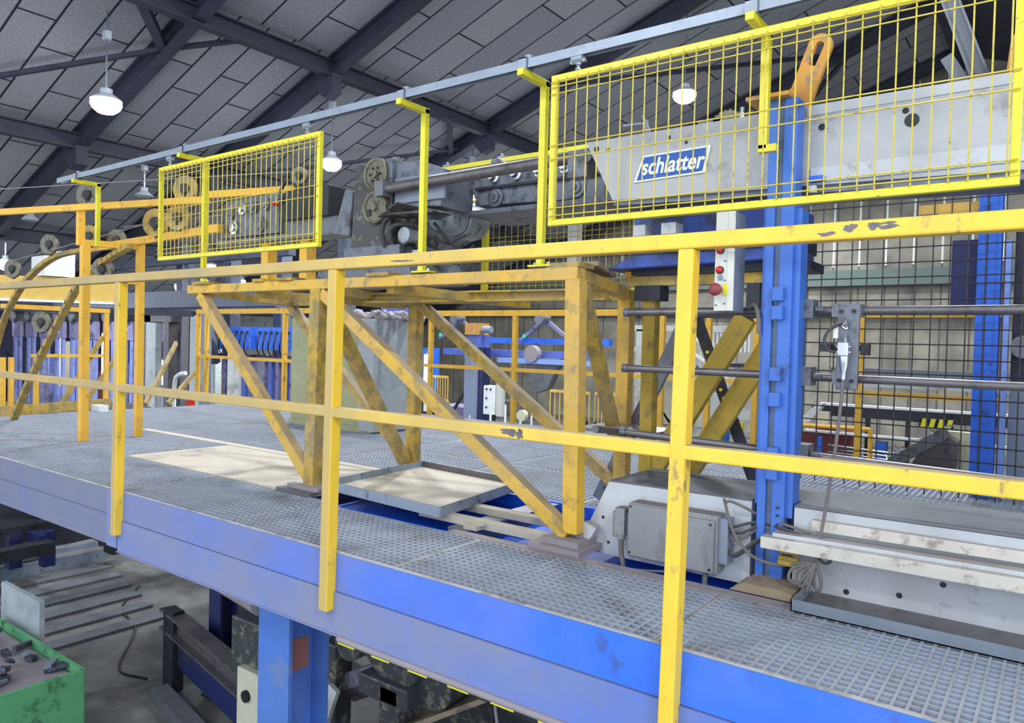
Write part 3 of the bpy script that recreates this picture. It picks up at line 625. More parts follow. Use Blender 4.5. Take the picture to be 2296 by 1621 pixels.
for pth, r in (([(-3.24, 1.08, 1.44), (-3.24, 1.06, 1.54), (-3.21, 1.07, 1.60), (-3.12, 1.10, 1.63)], .014), ([(-3.17, 1.06, 1.47), (-3.16, 1.05, 1.53), (-3.11, 1.06, 1.56), (-3.04, 1.12, 1.56)], .014),
               ([(-3.02, 1.10, 1.56), (-2.98, 1.18, 1.50), (-2.93, 1.30, 1.47), (-2.90, 1.34, 1.50), (-2.89, 1.4, 1.53)], .009), ([(-3.0, 1.1, 1.44), (-2.9, 1.15, 1.40), (-2.82, 1.25, 1.36), (-2.76, 1.3, 1.24)], .014), ([(-2.96, 1.2, 1.58), (-2.90, 1.3, 1.46), (-2.86, 1.38, 1.43), (-2.84, 1.42, 1.47)], .009)):
    MB().tube(pth, r, 8).build('hose', 'rubber', t, True)
t = root('feed_tube', (-2.5, 1.05, 1.75), 'thick grey steel tube running from the black machine to the right', 'tube')
MB().cyl((-3.22, 1.06, 1.775), (-1.93, 1.10, 1.805), .031, 20).build('tube', 'bar_grey', t, True)
MB().box(-3.27, -3.20, 1.02, 1.10, 1.73, 1.82).build('end_block', 'steel_grey', t)
MB().box(-1.97, -1.86, 1.07, 1.15, 1.70, 1.83).cyl((-1.86, 1.06, 1.79), (-1.86, 1.10, 1.79), .03, 14).build('end_block', 'steel_grey', t)
t = root('support_post', (-2.42, 1.85, 1.2), 'white square post behind the left edge of the large mesh panel', 'post')
MB().box(-2.462, -2.395, 1.86, 1.92, 1.22, 1.955).build('post', 'white', t)
MB().box(-2.49, -2.40, 1.84, 1.93, 1.955, 1.97).build('cap', 'ivory', t)
# roller straightener hanging under the beam
t = root('roller_unit', (-2.3, 1.5, 1.6), 'dusty grey roller unit with shiny studs to the right of the black machine', 'machine')
MB().prism([(-2.84, 1.70), (-1.75, 1.66), (-1.75, 1.95), (-2.80, 1.92)], 1.42, 1.75).build('body', 'oily_grey', t, bevel=.006)
MB().box(-2.86, -1.8, 1.36, 1.80, 1.635, 1.66).build('tray', 'oily_grey', t)
MB().box(-2.82, -1.80, 1.395, 1.42, 1.785, 1.80).build('rib', 'dark_steel', t)
for x in (-2.69, -2.53, -2.37, -2.20): MB().lathe((x, 1.43, 1.845), (0, -1, .15), [(.036, 0), (.036, .03), (.024, .034), (.022, .06), (.008, .062)], 18).build('stud', 'shiny', t, True)
for x in (-2.68, -2.13): MB().lathe((x, 1.42, 1.735), (0, -1, 0), [(.058, 0), (.055, .012), (.036, .014), (.034, .026), (.016, .028), (.014, .04)], 20).build('washer', 'steel_grey', t, True)
MB().lathe((-2.72, 1.46, 1.935), (0, 1, 0), [(.045, 0), (.045, .05)], 16).build('roller', 'steel_grey', t, True)
# left straightener
t = root('wire_straightener', (-4.7, 1.3, 1.25), 'grey wire straightener with rollers seen through the smaller mesh panel', 'machine')
MB().prism([(-5.10, 1.62), (-4.42, 1.62), (-4.44, 1.90), (-5.06, 1.90)], 1.2, 1.45).build('body', 'steel_grey', t, bevel=.005)
for i, (x, z, r) in enumerate(((-4.98, 1.80, .045), (-4.84, 1.82, .045), (-4.70, 1.82, .045), (-4.56, 1.83, .045), (-4.94, 1.69, .05), (-4.62, 1.69, .055))):
    MB().lathe((x, 1.2, z), (0, -1, 0), [(r, 0), (r, .02), (r*.6, .022), (r*.6, .035), (r*.3, .037)], 18).build('roller', 'shiny' if i % 3 == 1 else 'steel_grey', t, True)
MB().box(-4.36, -3.90, 1.2, 1.42, 1.70, 1.90).build('drive_box', 'dark_steel', t, bevel=.004)
MB().bar((-4.42, 1.2, 1.90), (-4.30, 1.2, 2.02), .015, .015).bar((-4.30, 1.2, 2.02), (-4.22, 1.2, 1.9), .015, .015).build('handle', 'dark_steel', t)
MB().cyl((-4.44, 1.16, 1.82), (-4.44, 1.20, 1.82), .015, 12).build('button', 'red', t)
t = root('machine_rail', (-4.1, 1.3, 1.55), 'heavy grey horizontal beam between the straightener and the black machine', 'beam')
MB().box(-5.2, -3.6, 1.22, 1.40, 1.575, 1.615).box(-4.45, -3.6, 1.24, 1.40, 1.615, 1.70).build('beam', 'steel_grey', t)
for x in (-4.68, -4.24):
    MB().box(x-.04, x+.04, 1.27, 1.35, 1.246 if x > -4.3 else 1.21, 1.575).build('post', 'orange_yellow', t)

# spool guide frame at left
t = root('pulley_stand', (-6.42, 1.0, 0), 'tall yellow guide frame with curved legs at left carrying the wire pulleys', 'frame')
MB().bar((-7.9, .36, 1.9), (-5.14, 1.105, 1.9), .04, .05).build('upper_bar', 'orange_yellow', t)
MB().bar((-7.5, 1.27, 1.68), (-5.22, 1.165, 1.69), .04, .06).bar((-5.22, 1.15, 1.69), (-5.05, 1.15, 1.69), .04, .06).build('lower_bar', 'orange_yellow', t)
MB().bar((-5.16, 1.10, 1.935), (-4.4, 1.30, 1.935), .04, .05).build('upper_bar', 'orange_yellow', t)
MB().bar((-6.42, .80, .005), (-6.42, .80, 1.60), .06, .06, (0, 1, 0)).build('post', 'orange_yellow', t)
MB().bar((-6.46, .78, 1.6), (-6.46, .78, 1.88), .05, .05, (0, 1, 0)).build('post', 'orange_yellow', t)
MB().bar((-6.42, 1.25, .005), (-6.42, 1.25, 1.66), .055, .055, (0, 1, 0)).build('post', 'orange_yellow', t)
MB().bar((-6.42, .78, 1.34), (-6.42, 1.26, 1.34), .04, .05).build('crossbar', 'orange_yellow', t)
MB().bar((-6.42, .78, 1.62), (-6.42, 1.28, 1.64), .05, .05).build('crossbar', 'orange_yellow', t)
def curve_leg(pts):
    o = MB(); P = [Vector(p) for p in pts]; Q = []
    E = [P[0]*2-P[1]] + P + [P[-1]*2-P[-2]]
    for i in range(1, len(E)-2):
        for s in range(5):
            u = s/5; a, b_, c, d = E[i-1], E[i], E[i+1], E[i+2]
            Q.append(.5*((2*b_)+(-a+c)*u+(2*a-5*b_+4*c-d)*u*u+(-a+3*b_-3*c+d)*u**3))
    Q.append(P[-1])
    for a, b_ in zip(Q, Q[1:]): o.bar(a, b_+(b_-a)*.08, .04, .06, (0, 1, 0))
    o.build('curved_leg', 'old_yellow', t)
curve_leg([(-7.5, 1.27, 1.68), (-8.14, 1.25, 1.63), (-8.77, 1.25, 1.43), (-9.23, 1.25, 1.13), (-9.5, 1.25, .82), (-9.9, 1.25, 0.15)])
curve_leg([(-6.1, 1.0, 1.60), (-6.5, 1.0, 1.50), (-6.95, 1.0, 1.34), (-7.55, 1.0, .84), (-8.0, 1.0, .42), (-8.38, 1.0, .012)])
wl = [((-6.36, .79, 2.0), 'grey pulley on top of the upper yellow bar beside the short hanger bracket', 'disc_steel'), ((-5.98, 1.15, 1.80), 'yellow pulley with black hub on the lower yellow bar, right of the tall post', 'old_yellow'),
      ((-7.2, 1.18, 1.775), 'yellow-grey pulley left of the tall post', 'old_yellow'), ((-8.1, 1.2, 1.755), 'grey pulley above the bend of the curved yellow leg', 'disc_steel'), ((-7.05, 1.35, 1.75), 'grey pulley half hidden behind the lower yellow bar', 'disc_steel'),
      ((-6.55, 1.0, 1.43), 'grey pulley under the lower yellow bar behind the tall post', 'disc_steel'), ((-8.3, .3, 2.13), 'grey pulley cut by the left picture edge', 'disc_steel'), ((-9.0, 1.2, 1.55), 'grey pulley low on the curved yellow leg at far left', 'disc_steel'),
      ((-5.4, 1.07, 2.0), 'yellow pulley on the upper bar seen through the smaller mesh panel', 'old_yellow'), ((-5.55, 1.1, 1.80), 'dull yellow pulley on the lower bar seen through the smaller mesh panel', 'old_yellow'), ((-4.2, 1.2, 1.99), 'small pale pulley at the right end of the upper bar', 'disc_steel'),
      ((-7.75, 1.0, .98), 'grey pulley low on the slanting yellow leg', 'disc_steel')]
for i, (p, lab, mt_) in enumerate(wl):
    r = .10 if i not in (1, 10) else (.115 if i == 1 else .06)
    q = root('pulley', p, lab, 'pulley', 'wire pulleys on the guide frame')
    d = Vector((.45, -1, 0)).normalized(); P0 = Vector(p)-d*.012
    MB().lathe(P0, d, [(r, 0), (r*.92, .006), (r*.92, .02), (r, .026), (r*.9, .028), (r*.4, .020)], 26).build('wheel', mt_, q, True)
    MB().lathe(P0+d*.02, d, [(r*.42, 0), (r*.36, .02), (r*.15, .03)], 16).build('hub', 'rubber', q, True)
    MB().bar(P0-Vector((0, 0, r*1.05)), P0+d*.03, .03, .02).build('arm', 'dark_steel', q)
for (a, b_, lab) in (((-8.8, .3, 2.16), (-4.2, 1.2, 2.02), 'thin guide wire over the upper pulleys'), ((-6.4, 1.1, 1.79), (-5.1, 1.2, 1.80), 'thin wire from the yellow pulley to the straightener'), ((-8.95, 1.2, 1.64), (-6.0, 1.17, 1.82), 'thin wire rising along the curved leg to the yellow pulley')):
    tag(MB().cyl(a, b_, .004, 6).build('guide_wire', 'lip_grey'), lab, 'wire')

# ================================================================ blue column with control box
t = root('machine_column', (-.87, .88, 0), 'bright blue steel machine column with grey guide strip and clamp blocks', 'column')
MB().box(-.925, -.893, .84, .93, .03, 1.83).build('left_flange', 'column_blue', t, bevel=.003)
MB().box(-.893, -.870, .855, .90, .03, 1.83).build('guide_strip', 'web_grey', t)
MB().box(-.870, -.822, .84, .93, .03, 1.83).build('right_channel', 'column_blue', t, bevel=.003)
MB().box(-.938, -.90, .855, .95, .30, 1.45).build('left_flange', 'column_blue', t, bevel=.003)
MB().box(-.825, -.798, .86, .95, .26, 1.42).build('right_channel', 'column_blue', t, bevel=.003)
for z in (1.10, 1.03, .80, .705, .50, .43):
    MB().box(-.887, -.846, .815, .842, z-.026, z+.026).build('clamp_block', 'column_blue', t, bevel=.003)
for z in (1.05, .795, .50): MB().box(-.815, -.765, .92, 1.0, z-.035, z+.035).cyl((-.76, .94, z), (-.73, .94, z), .01, 6).build('bar_clamp', 'steel_grey', t)
for z in (.27, .235, .22+.08): MB().cyl((-.845, .839, z), (-.845, .832, z), .005, 6).build('bolt', 'dark_steel', t)
MB().prism([(-.97, .0), (-.745, .0), (-.745, .026), (-.79, .034), (-.92, .034)], .70, .95).build('base_plate', 'wood', t, label='dusty base plate')
tp = MB().box(-1.005, -.845, .80, 1.02, 1.83, 1.845).build('top_plate', 'orange_box', t)
# lifting eye
e = root('lifting_bracket', (-.85, .95, 1.845), 'orange lifting lug with long slot standing on top of the blue column', 'bracket')
p0, p1 = Vector((-.875, 1.0, 1.845)), Vector((-.775, 1.0, 2.10)); ax = (p1-p0).normalized(); sd = Vector((ax.z, 0, -ax.x))
def eye():
    b_ = MB(); n = 14; out = []; inn = []
    L0 = (p1-p0).length
    for i in range(n+1):
        a = math.pi*i/n; c = p0+ax*(L0-.045); out.append(c+sd*math.cos(a)*.045+ax*math.sin(a)*.045); inn.append(c+sd*math.cos(a)*.016+ax*math.sin(a)*.016)
    base_r, base_l = p0+sd*.055, p0-sd*.04
    c2 = p0+ax*(L0-.12)
    out = [base_r]+out+[base_l]; inn = [c2+sd*.014-ax*.0]+inn+[c2-sd*.014]
    vs = [];
    for yy in (-.012, .012):
        vs += [q+Vector((0, yy, 0)) for q in out]+[q+Vector((0, yy, 0)) for q in inn]
    m_ = len(out); fs = []
    for i in range(m_-1):
        fs += [(i, i+1, m_+i+1, m_+i), (2*m_+i+1, 2*m_+i, 3*m_+i, 3*m_+i+1), (i+1, i, 2*m_+i, 2*m_+i+1), (m_+i, m_+i+1, 3*m_+i+1, 3*m_+i)]
    fs += [(0, m_, 2*m_-1, m_-1), (2*m_, 3*m_-1, 4*m_-1, 3*m_), (0, m_-1, 3*m_-1, 2*m_), (m_, 3*m_, 4*m_-1, 2*m_-1)]
    return b_.add(vs, fs)
eye().build('lug', 'orange_box', e)
MB().prism([(-.93, 1.845), (-.845, 1.845), (-.87, 1.90)], .93, .95).build('gusset', 'orange_box', e)
# control box
t = root('control_box', (-1.05, .85, 1.035), 'upright white control box with red buttons fixed to the blue column', 'control box')
MB().box(-1.105, -1.055, .80, .806, 1.037, 1.42).box(-1.055, -1.028, .797, .806, 1.037, 1.42).build('front_panel', 'ivory', t, bevel=.002)
MB().box(-1.10, -1.03, .806, .925, 1.035, 1.42).build('housing', 'side_grey', t, bevel=.003)
for z, c_ in ((1.315, 'white'), (1.272, 'red'), (1.195, 'red')):
    pb = MB().lathe((-1.083, .80, z), (0, -1, 0), [(.0155, 0), (.0155, .008), (.012, .010)], 20).build('button_ring', 'dark_steel' if c_ == 'red' else 'white', t, True)
    MB().lathe((-1.083, .79, z), (0, -1, 0), [(.0125, 0), (.0125, .006), (.008, .012), (.002, .014)], 20).build('button', c_, pb, True)
mb = MB().cyl((-1.083, .80, 1.120), (-1.083, .775, 1.120), .012, 16).build('button_ring', 'shiny', t, True)
MB().lathe((-1.086, .775, 1.118), (0, -1, 0), [(.014, 0), (.024, .006), (.025, .014), (.018, .024), (.004, .028)], 24).build('emergency_button', 'dull_red', mb, True)
MB().box(-1.068, -1.05, .795, .7995, 1.10, 1.14).build('button_plate', 'tape_yellow', t)
for (x, z) in ((-1.095, 1.06), (-1.062, 1.065), (-1.062, 1.155), (-1.062, 1.23)): MB().cyl((x, .7995, z), (x, .794, z), .0025, 8).build('screw', 'black', t)
MB().box(-1.088, -1.072, .79, .80, 1.157, 1.175).build('switch', 'side_grey', t)
tag(MB().tube([(-1.0, .90, 1.055), (-.975, .88, 1.065), (-.948, .845, 1.04), (-.937, .83, .99), (-.937, .83, .95)], .008, 8).build('control_cable', 'cable_grey', None, True), 'short cable curving from the control box down the blue column', 'cable')
# three round bars
for z, z2, lab in ((1.042, 1.046, 'topmost of the three long grey round bars crossing behind the blue column'), (.794, .790, 'middle one of the three long grey round bars crossing behind the blue column'), (.508, .474, 'lowest of the three long grey round bars crossing behind the blue column')):
    t = root('round_bar', (-.8, .97, z), lab, 'bar', 'round guide bars behind the blue column')
    MB().cyl((-1.56, .975, z), (.9, .975, z2-(z-z2)*.6), .0155, 16).build('bar', 'bar_grey', t, True)
    MB().cyl((-1.585, .975, z), (-1.56, .975, z), .019, 16).build('collar', 'steel_grey', t, True)
# pendant connector on bracket plate
t = root('connector_plate', (-.64, .85, .76), 'tall dark bracket plate with silver plug clamped on the upper and middle bars', 'bracket')
MB().box(-.677, -.603, .925, .945, .752, 1.068).build('plate', 'steel_grey', t, bevel=.003)
MB().box(-.70, -.60, .93, .99, 1.02, 1.066).box(-.69, -.61, .93, .99, .77, .82).build('bar_clamp', 'steel_grey', t)
for (x, z) in ((-.665, 1.04), (-.622, 1.04), (-.665, .785), (-.622, .785)): MB().cyl((x, .925, z), (x, .915, z), .007, 10).build('bolt', 'dark_steel', t)
pl = MB().box(-.665, -.628, .885, .925, .875, .925).box(-.672, -.621, .89, .92, .885, .893).box(-.672, -.621, .89, .92, .905, .913).build('plug', 'shiny', t, bevel=.003)
MB().lathe((-.646, .905, .875), (0, 0, -1), [(.018, 0), (.016, .03), (.009, .06), (.008, .085)], 14).build('cable_gland', 'shiny', pl, True)
MB().cyl((-.645, .91, .925), (-.645, .91, .955), .007, 10).build('pin', 'motor_grey', t, True)
MB().tube([(-.648, .915, 1.0), (-.655, .90, .985), (-.64, .90, .975), (-.645, .915, 1.005)], .0045, 6).build('shackle', 'shiny', t, True)
MB().tube([(-.66, .915, .995), (-.70, .905, .97), (-.715, .90, .93), (-.70, .905, .895), (-.67, .915, .89)], .005, 8).build('loop_cable', 'rubber', t, True)
MB().box(-.745, -.585, .95, .965, .895, .915).box(-.60, -.57, .94, .97, .88, .925).box(-.74, -.70, .94, .97, .89, .92).build('clamp_bar', 'dark_steel', t)
MB().box(-.688, -.672, .915, .925, .94, .985).build('label_plate', 'ivory', t)
# long pendant cable with coil
t = root('pendant_cable', (-.66, .85, 0), 'long grey cable hanging from the silver plug, bundled in loops near the floor', 'cable')
MB().tube([(-.646, .905, .80), (-.649, .895, .70), (-.66, .87, .5), (-.672, .83, .33), (-.678, .80, .24), (-.685, .78, .18), (-.682, .77, .13), (-.668, .77, .09), (-.665, .77, .055), (-.675, .77, .04), (-.688, .77, .06), (-.692, .77, .10), (-.688, .77, .13)], .0062, 8).build('cable', 'cable_grey', t, True)
MB().torus((-.655, .77, .165), (.2, 1, 0), .022, .0055).build('loop', 'rubber', t, True)
for dx, dz, rx in ((-.03, .075, .032), (-.018, .06, .040), (-.045, .06, .030)):
    MB().tube([(-.688+dx*.2, .765, .135), (-.688+dx*1.4-.01, .76, .135-rx), (-.69+dx*1.8, .75, .135-rx*2.2), (-.69+dx*1.1, .745, .135-rx*2.6), (-.685+dx*.7, .75, .135-rx*1.6), (-.685, .765, .138)], .0056, 8).build('loop', 'cable_grey', t, True)
MB().tube([(-.69, .77, .137), (-.73, .77, .13), (-.80, .78, .105), (-.87, .79, .10), (-.93, .79, .12), (-.98, .79, .17), (-1.01, .79, .23), (-1.03, .80, .285), (-1.045, .82, .305)], .0062, 8).build('cable', 'cable_grey', t, True)

# ================================================================ white upper beam with sign
t = root('machine_beam', (-.6, 1.1, 1.53), 'large off-white machine beam with blue sign hanging behind the large mesh panel', 'beam')
MB().prism([(-1.80, 1.822), (-1.655, 1.545), (.9, 1.475), (.9, 1.83)], .96, 1.0).build('front_plate', 'beam_white', t)
MB().prism([(-1.80, 1.822), (-1.655, 1.545), (-1.6, 1.545), (-1.745, 1.822)], 1.0, 1.25).build('end_plate', 'beam_white', t)
MB().box(-1.75, .9, 1.0, 1.25, 1.80, 1.82).box(-1.6, .9, 1.24, 1.26, 1.5, 1.82).build('back_plate', 'beam_white', t)
MB().prism([(-1.66, 1.525), (.9, 1.44), (.9, 1.475), (-1.655, 1.545)], .98, 1.22).build('lower_rail', 'steel_grey', t)
MB().prism([(-.80, 1.60-.07), (.9, 1.56-.03), (.9, 1.60), (-.80, 1.585)], .953, .96).build('seam_strip', 'machine_white', t)
MB().prism([(-.82, 1.785), (.9, 1.795), (.9, 1.83), (-.82, 1.822)], .955, .96).build('seam_strip', 'machine_white', t)
for (x, z, r) in ((-1.745, 1.785, .013), (-1.685, 1.775, .010), (-.765, 1.737, .013), (-.483, 1.752, .011), (-.462, 1.715, .024), (-1.39, 1.787, .009), (-1.31, 1.755, .007)):
    MB().lathe((x, .96, z), (0, -1, 0), [(r, -.02), (r, .0015)], 20).build('hole', 'dark_steel', t, True)
MB().cyl((-.335, .959, 1.79), (-.335, .958, 1.79), .001, 6).build('rivet', 'dark_steel', t)
text('2', .022, (-.265, .9575, 1.80), 'dark_steel', t, 'number', ext=.0006)
s = MB().prism([(-1.548, 1.610), (-1.222, 1.618), (-1.198, 1.728), (-1.505, 1.722)], .952, .958).build('sign_plate', 'white', t, label='blue and white maker sign on a slanted plate')
MB().prism([(-1.532, 1.618), (-1.232, 1.626), (-1.212, 1.720), (-1.497, 1.714)], .949, .952).build('sign_field', 'logo_blue', s)
text('schlatter', .097, (-1.370, .9475, 1.668), 'white', s, 'sign_lettering', shear=.22, bold=.0021, ext=.0008, sx=.83)
# things on top of and around the beam
t = root('gear_wheel', (-1.17, 1.1, 1.82), 'toothed wheel on top of the white beam beside the lamp', 'gear')
g_ = MB().lathe((-1.17, 1.05, 1.815), (0, 1, 0), [(.075, 0), (.075, .05), (.05, .055)], 26)
g_.build('wheel', 'disc_steel', t, True)
tb = MB()
for i in range(22):
    a = 2*math.pi*i/22; c = Vector((-1.17+math.cos(a)*.077, 1.07, 1.815+math.sin(a)*.077)); tb.box(c.x-.004, c.x+.004, 1.052, 1.098, c.z-.004, c.z+.004)
tb.build('teeth', 'disc_steel', t)
t = root('eye_bolt', (-1.10, 1.03, 1.82), 'silver bolt standing on the white beam beside the gear wheel', 'bolt')
MB().cyl((-1.10, 1.03, 1.82), (-1.10, 1.03, 1.86), .014, 12).cyl((-1.10, 1.03, 1.86), (-1.10, 1.03, 1.885), .010, 8).build('bolt', 'shiny', t, True)
MB().box(-1.135, -1.065, 1.0, 1.06, 1.818, 1.835).build('foot', 'steel_grey', t)
tag(MB().box(-1.30, -1.20, 1.05, 1.2, 1.82, 1.868).build('cover_box', 'oily_grey'), 'low grey cover on the white beam left of the gear wheel', 'cover')
tag(MB().cyl((-1.66, 1.05, 1.90), (-1.53, 1.05, 1.895), .006, 6).bar((-1.56, 1.05, 1.93), (-1.53, 1.05, 1.82), .012, .006).bar((-1.545, 1.05, 1.91), (-1.515, 1.05, 1.82), .008, .006).build('bent_rod', 'galv'), 'small bent grey rod on the left end of the white beam', 'rod')
t = root('gantry_leg', (-.3, 1.1, 1.83), 'slanting grey steel leg rising from the white beam at upper right', 'leg')
MB().ibar((-.26, 1.05, 1.83), (-.44, 1.05, 2.35), .06, .055, .008, (1, 0, 0)).build('leg', 'steel_grey', t)
MB().bar((-.31, 1.06, 1.83), (-.375, 1.06, 1.95), .02, .04, (1, 0, 0)).build('stiffener', 'steel_grey', t)
MB().box(-.29, -.14, 1.0, 1.2, 1.826, 1.842).build('foot_plate', 'orange_box', t)
tag(MB().prism([(-.19, 1.845), (-.12, 1.845), (-.12, 2.0), (-.14, 2.02), (-.18, 1.95)], 1.0, 1.02).build('lifting_lug', 'orange_box'), 'second orange lifting lug at the right picture edge', 'bracket')
t = root('sensor_bracket', (-.80, .94, 1.5), 'small blue and ivory bracket beside the blue column under the white beam', 'bracket')
MB().box(-.80, -.745, .93, .96, 1.53, 1.55).build('arm', 'bright_blue', t)
MB().box(-.80, -.775, .935, .96, 1.49, 1.515).build('block', 'ivory', t)

# blue cross head and yellow table right of the machine table
t = root('press_slide', (-1.4, 1.5, 1.2), 'greasy blue cross head under the white beam left of the blue column', 'machine')
MB().box(-1.72, -.95, 1.30, 1.60, 1.42, 1.52).build('upper_block', 'greasy_blue', t, bevel=.006)
MB().box(-1.76, -.95, 1.34, 1.66, 1.335, 1.40).build('slide', 'dark_steel', t)
MB().prism([(-1.86, 1.27), (-.95, 1.29), (-.95, 1.34), (-1.72, 1.335)], 1.28, 1.62).build('lower_block', 'greasy_blue', t, bevel=.006)
MB().box(-1.76, -.9, 1.36, 1.6, 1.245, 1.285).build('slide', 'dark_steel', t)
for x, w_ in ((-1.62, .06), (-1.48, .07)): MB().box(x, x+w_, 1.10, 1.18, 1.40, 1.45).build('clamp', 'machine_white', t)
MB().box(-1.60, -1.42, 1.12, 1.45, 1.385, 1.40).build('shelf', 'dark_steel', t)
t = root('rear_table', (-1.4, 1.5, .2), 'olive yellow rear support frame with two parallel slanting struts left of the blue column', 'frame')
MB().box(-1.80, -.96, 1.38, 1.44, 1.195, 1.243).build('beam', 'old_yellow', t)
MB().box(-1.80, -1.74, 1.37, 1.45, 1.243, 1.268).build('packing_plate', 'orange_yellow', t)
MB().box(-1.70, -1.635, 1.38, 1.44, .005, 1.12).build('leg', 'olive_yellow', t)
MB().box(-1.74, -1.60, 1.36, 1.46, 1.12, 1.195).build('bracket', 'dark_steel', t)
MB().bar((-1.19, 1.42, 1.04), (-1.72, 1.42, .13), .05, .095).build('strut', 'olive_yellow', t, bevel=.003)
MB().bar((-1.02, 1.52, 1.06), (-1.62, 1.52, .05), .05, .095).build('strut', 'olive_yellow', t, bevel=.003)
MB().box(-1.5, -.96, 1.42, 1.50, 1.04, 1.075).box(-1.18, -1.12, 1.38, 1.55, 1.04, 1.195).build('beam', 'dark_steel', t)
t = root('bearing_shelf', (-1.8, 1.5, .4), 'dark dusty shelf plate on the table leg at the end of the lowest bar', 'shelf')
MB().box(-2.02, -1.60, 1.28, 1.62, .455, .47).build('plate', 'bar_grey', t)
MB().cyl((-1.72, .975, .508), (-1.72, 1.3, .47), .018, 12).build('arm', 'bar_grey', t, True)
t = root('angle_stand', (-1.45, 1.6, 0), 'dark perforated angle-iron stand shaped like a letter A behind the near rail post', 'stand')
MB().bar((-1.60, 1.70, 1.04), (-2.10, 1.70, .02), .03, .075).build('leg', 'steel_grey', t)
lg = MB().bar((-1.53, 1.64, 1.06), (-1.11, 1.64, .02), .02, .055).build('leg', 'dark_steel', t)
for f in (.18, .27, .36, .40): MB().cyl(Vector((-1.53, 1.625, 1.06)).lerp(Vector((-1.11, 1.625, .02)), f)+Vector((0, .006, 0)), Vector((-1.53, 1.62, 1.06)).lerp(Vector((-1.11, 1.62, .02)), f), .008, 10).build('hole', 'tape_yellow', lg)

# ================================================================ pit, lower white machine body
t = root('blue_bed', (-1.6, 1.1, -.3), 'blue painted steel bed in the opening of the deck', 'machine bed')
MB().box(-3.35, .9, .68, 1.55, -.12, -.07).build('bed_plate', 'pit_blue', t)
MB().box(-3.35, .9, 1.55, 1.59, -.30, -.005).build('rear_wall', 'pit_blue', t)
MB().box(-3.35, .9, .64, .68, -.30, -.015).build('front_wall', 'pit_blue', t)
MB().box(-2.3, .9, .625, .68, -.012, .003).build('front_lip', 'lip_grey', t)
for y in (.80, 1.05): MB().box(-2.62, -1.85, y-.03, y+.03, .0, .035).build('cross_rail', 'tan_plate', t)
MB().box(-2.36, -2.24, .70, 1.5, -.12, .0).build('block', 'steel_grey', t)
MB().box(-2.28, -2.20, .72, .78, .0, .02).box(-2.25, -2.18, .75, .81, .02, .03).build('packing', 'tan_plate', t)
t = root('angle_tray', (-2.9, 1.15, .03), 'shallow tray of grey-blue angle iron with sand-coloured floor lying beside the table leg', 'tray')
c_ = [(-3.36, .78), (-2.42, .705), (-2.56, 1.60), (-3.46, 1.68)]
zz = .04
MB().add([(x, y, zz) for x, y in c_]+[(x, y, zz+.006) for x, y in c_], [(0, 3, 2, 1), (4, 5, 6, 7), (0, 1, 5, 4), (1, 2, 6, 5), (2, 3, 7, 6), (3, 0, 4, 7)]).build('floor_plate', 'tan_plate', t)
for i in range(4):
    a, b_ = c_[i], c_[(i+1) % 4]
    MB().bar((a[0], a[1], zz+.018), (b_[0], b_[1], zz+.018), .008, .052).build('rim', 'tray_steel' if i != 2 else 'bar_grey', t)
t = root('timber_packing', (-3.45, .73, 0), 'short weathered timber blocks beside the left foot of the yellow table', 'timber')
MB().box(-3.66, -3.36, .66, .73, .004, .024).build('block', 'slab_grey', t)
MB().box(-3.62, -3.34, .71, .765, .024, .045).build('block', 'lip_grey', t)

t = root('welding_machine', (-.6, 1.0, 0), 'large scuffed white lower machine body with slanted left end standing in the deck opening', 'machine')
MB().prism([(-1.575, .300), (-1.70, .045), (-1.66, -.02), (-.95, -.02), (-.95, .3045)], .86, 1.3).prism([(-.95, -.02), (-.79, -.02), (-.79, .306), (-.95, .3045)], .965, 1.3).prism([(-.79, -.02), (.9, -.02), (.9, .318), (-.79, .306)], .86, 1.3).build('body', 'machine_white', t)
MB().prism([(-1.572, .301), (-.95, .3055), (-.95, .3105), (-1.575, .306)], .865, 1.3).prism([(-.95, .3055), (-.79, .307), (-.79, .312), (-.95, .3105)], .97, 1.3).prism([(-.79, .307), (.9, .319), (.9, .324), (-.79, .312)], .865, 1.3).build('top_plate', 'slab_grey', t, label='dark grey dusty top plate')
MB().prism([(-.72, .236), (.9, .245), (.9, .282), (-.72, .274)], .835, .86).build('cover_strip', 'plate_white', t)
MB().prism([(-.84, .205), (.9, .225), (.9, .240), (-.84, .220)], .77, .835).build('ledge', 'machine_white', t)
MB().prism([(-.875, .163), (.9, .172), (.9, .222), (-.875, .206)], .74, .80).build('ledge', 'plate_white', t, bevel=.003)
for i, z in enumerate((.150, .128, .112)): MB().cyl((-.82, .80-.01*i, z), (-.75, .80-.01*i, z), .010, 10).build('spacer', 'olive_yellow', t)
MB().prism([(-1.76, .03), (-1.66, .12), (-1.60, .10), (-1.66, .0), (-1.74, -.01)], .80, .84).build('corner_bracket', 'machine_white', t)
MB().cyl((-1.69, .80, .055), (-1.69, .79, .055), .03, 16).build('corner_bracket', 'lip_grey', t)
for (x, z) in ((-.43, .055), (-.60, .03), (-.30, .12), (-1.60, .14), (-1.60, .27), (-1.57, .035)): MB().cyl((x, .86, z), (x, .858, z), .010 if x > -1 else .007, 12).build('hole', 'dark_steel', t)
t = root('drip_channel', (-.2, .73, 0), 'galvanised drip channel lying on the walkway in front of the white machine body', 'channel')
MB().box(-.72, .9, .60, .604, .004, .045).build('front_wall', 'galv', t)
MB().box(-.72, .9, .60, .86, .004, .008).build('floor', 'bar_grey', t)
MB().box(-.72, -.716, .60, .86, .004, .045).build('end_wall', 'galv', t)
t = root('junction_box', (-1.25, .84, .0), 'dusty grey junction box with two lids mounted on the lower white body', 'box')
MB().box(-1.43, -1.05, .775, .86, .018, .245).build('housing', 'box_grey', t, bevel=.004)
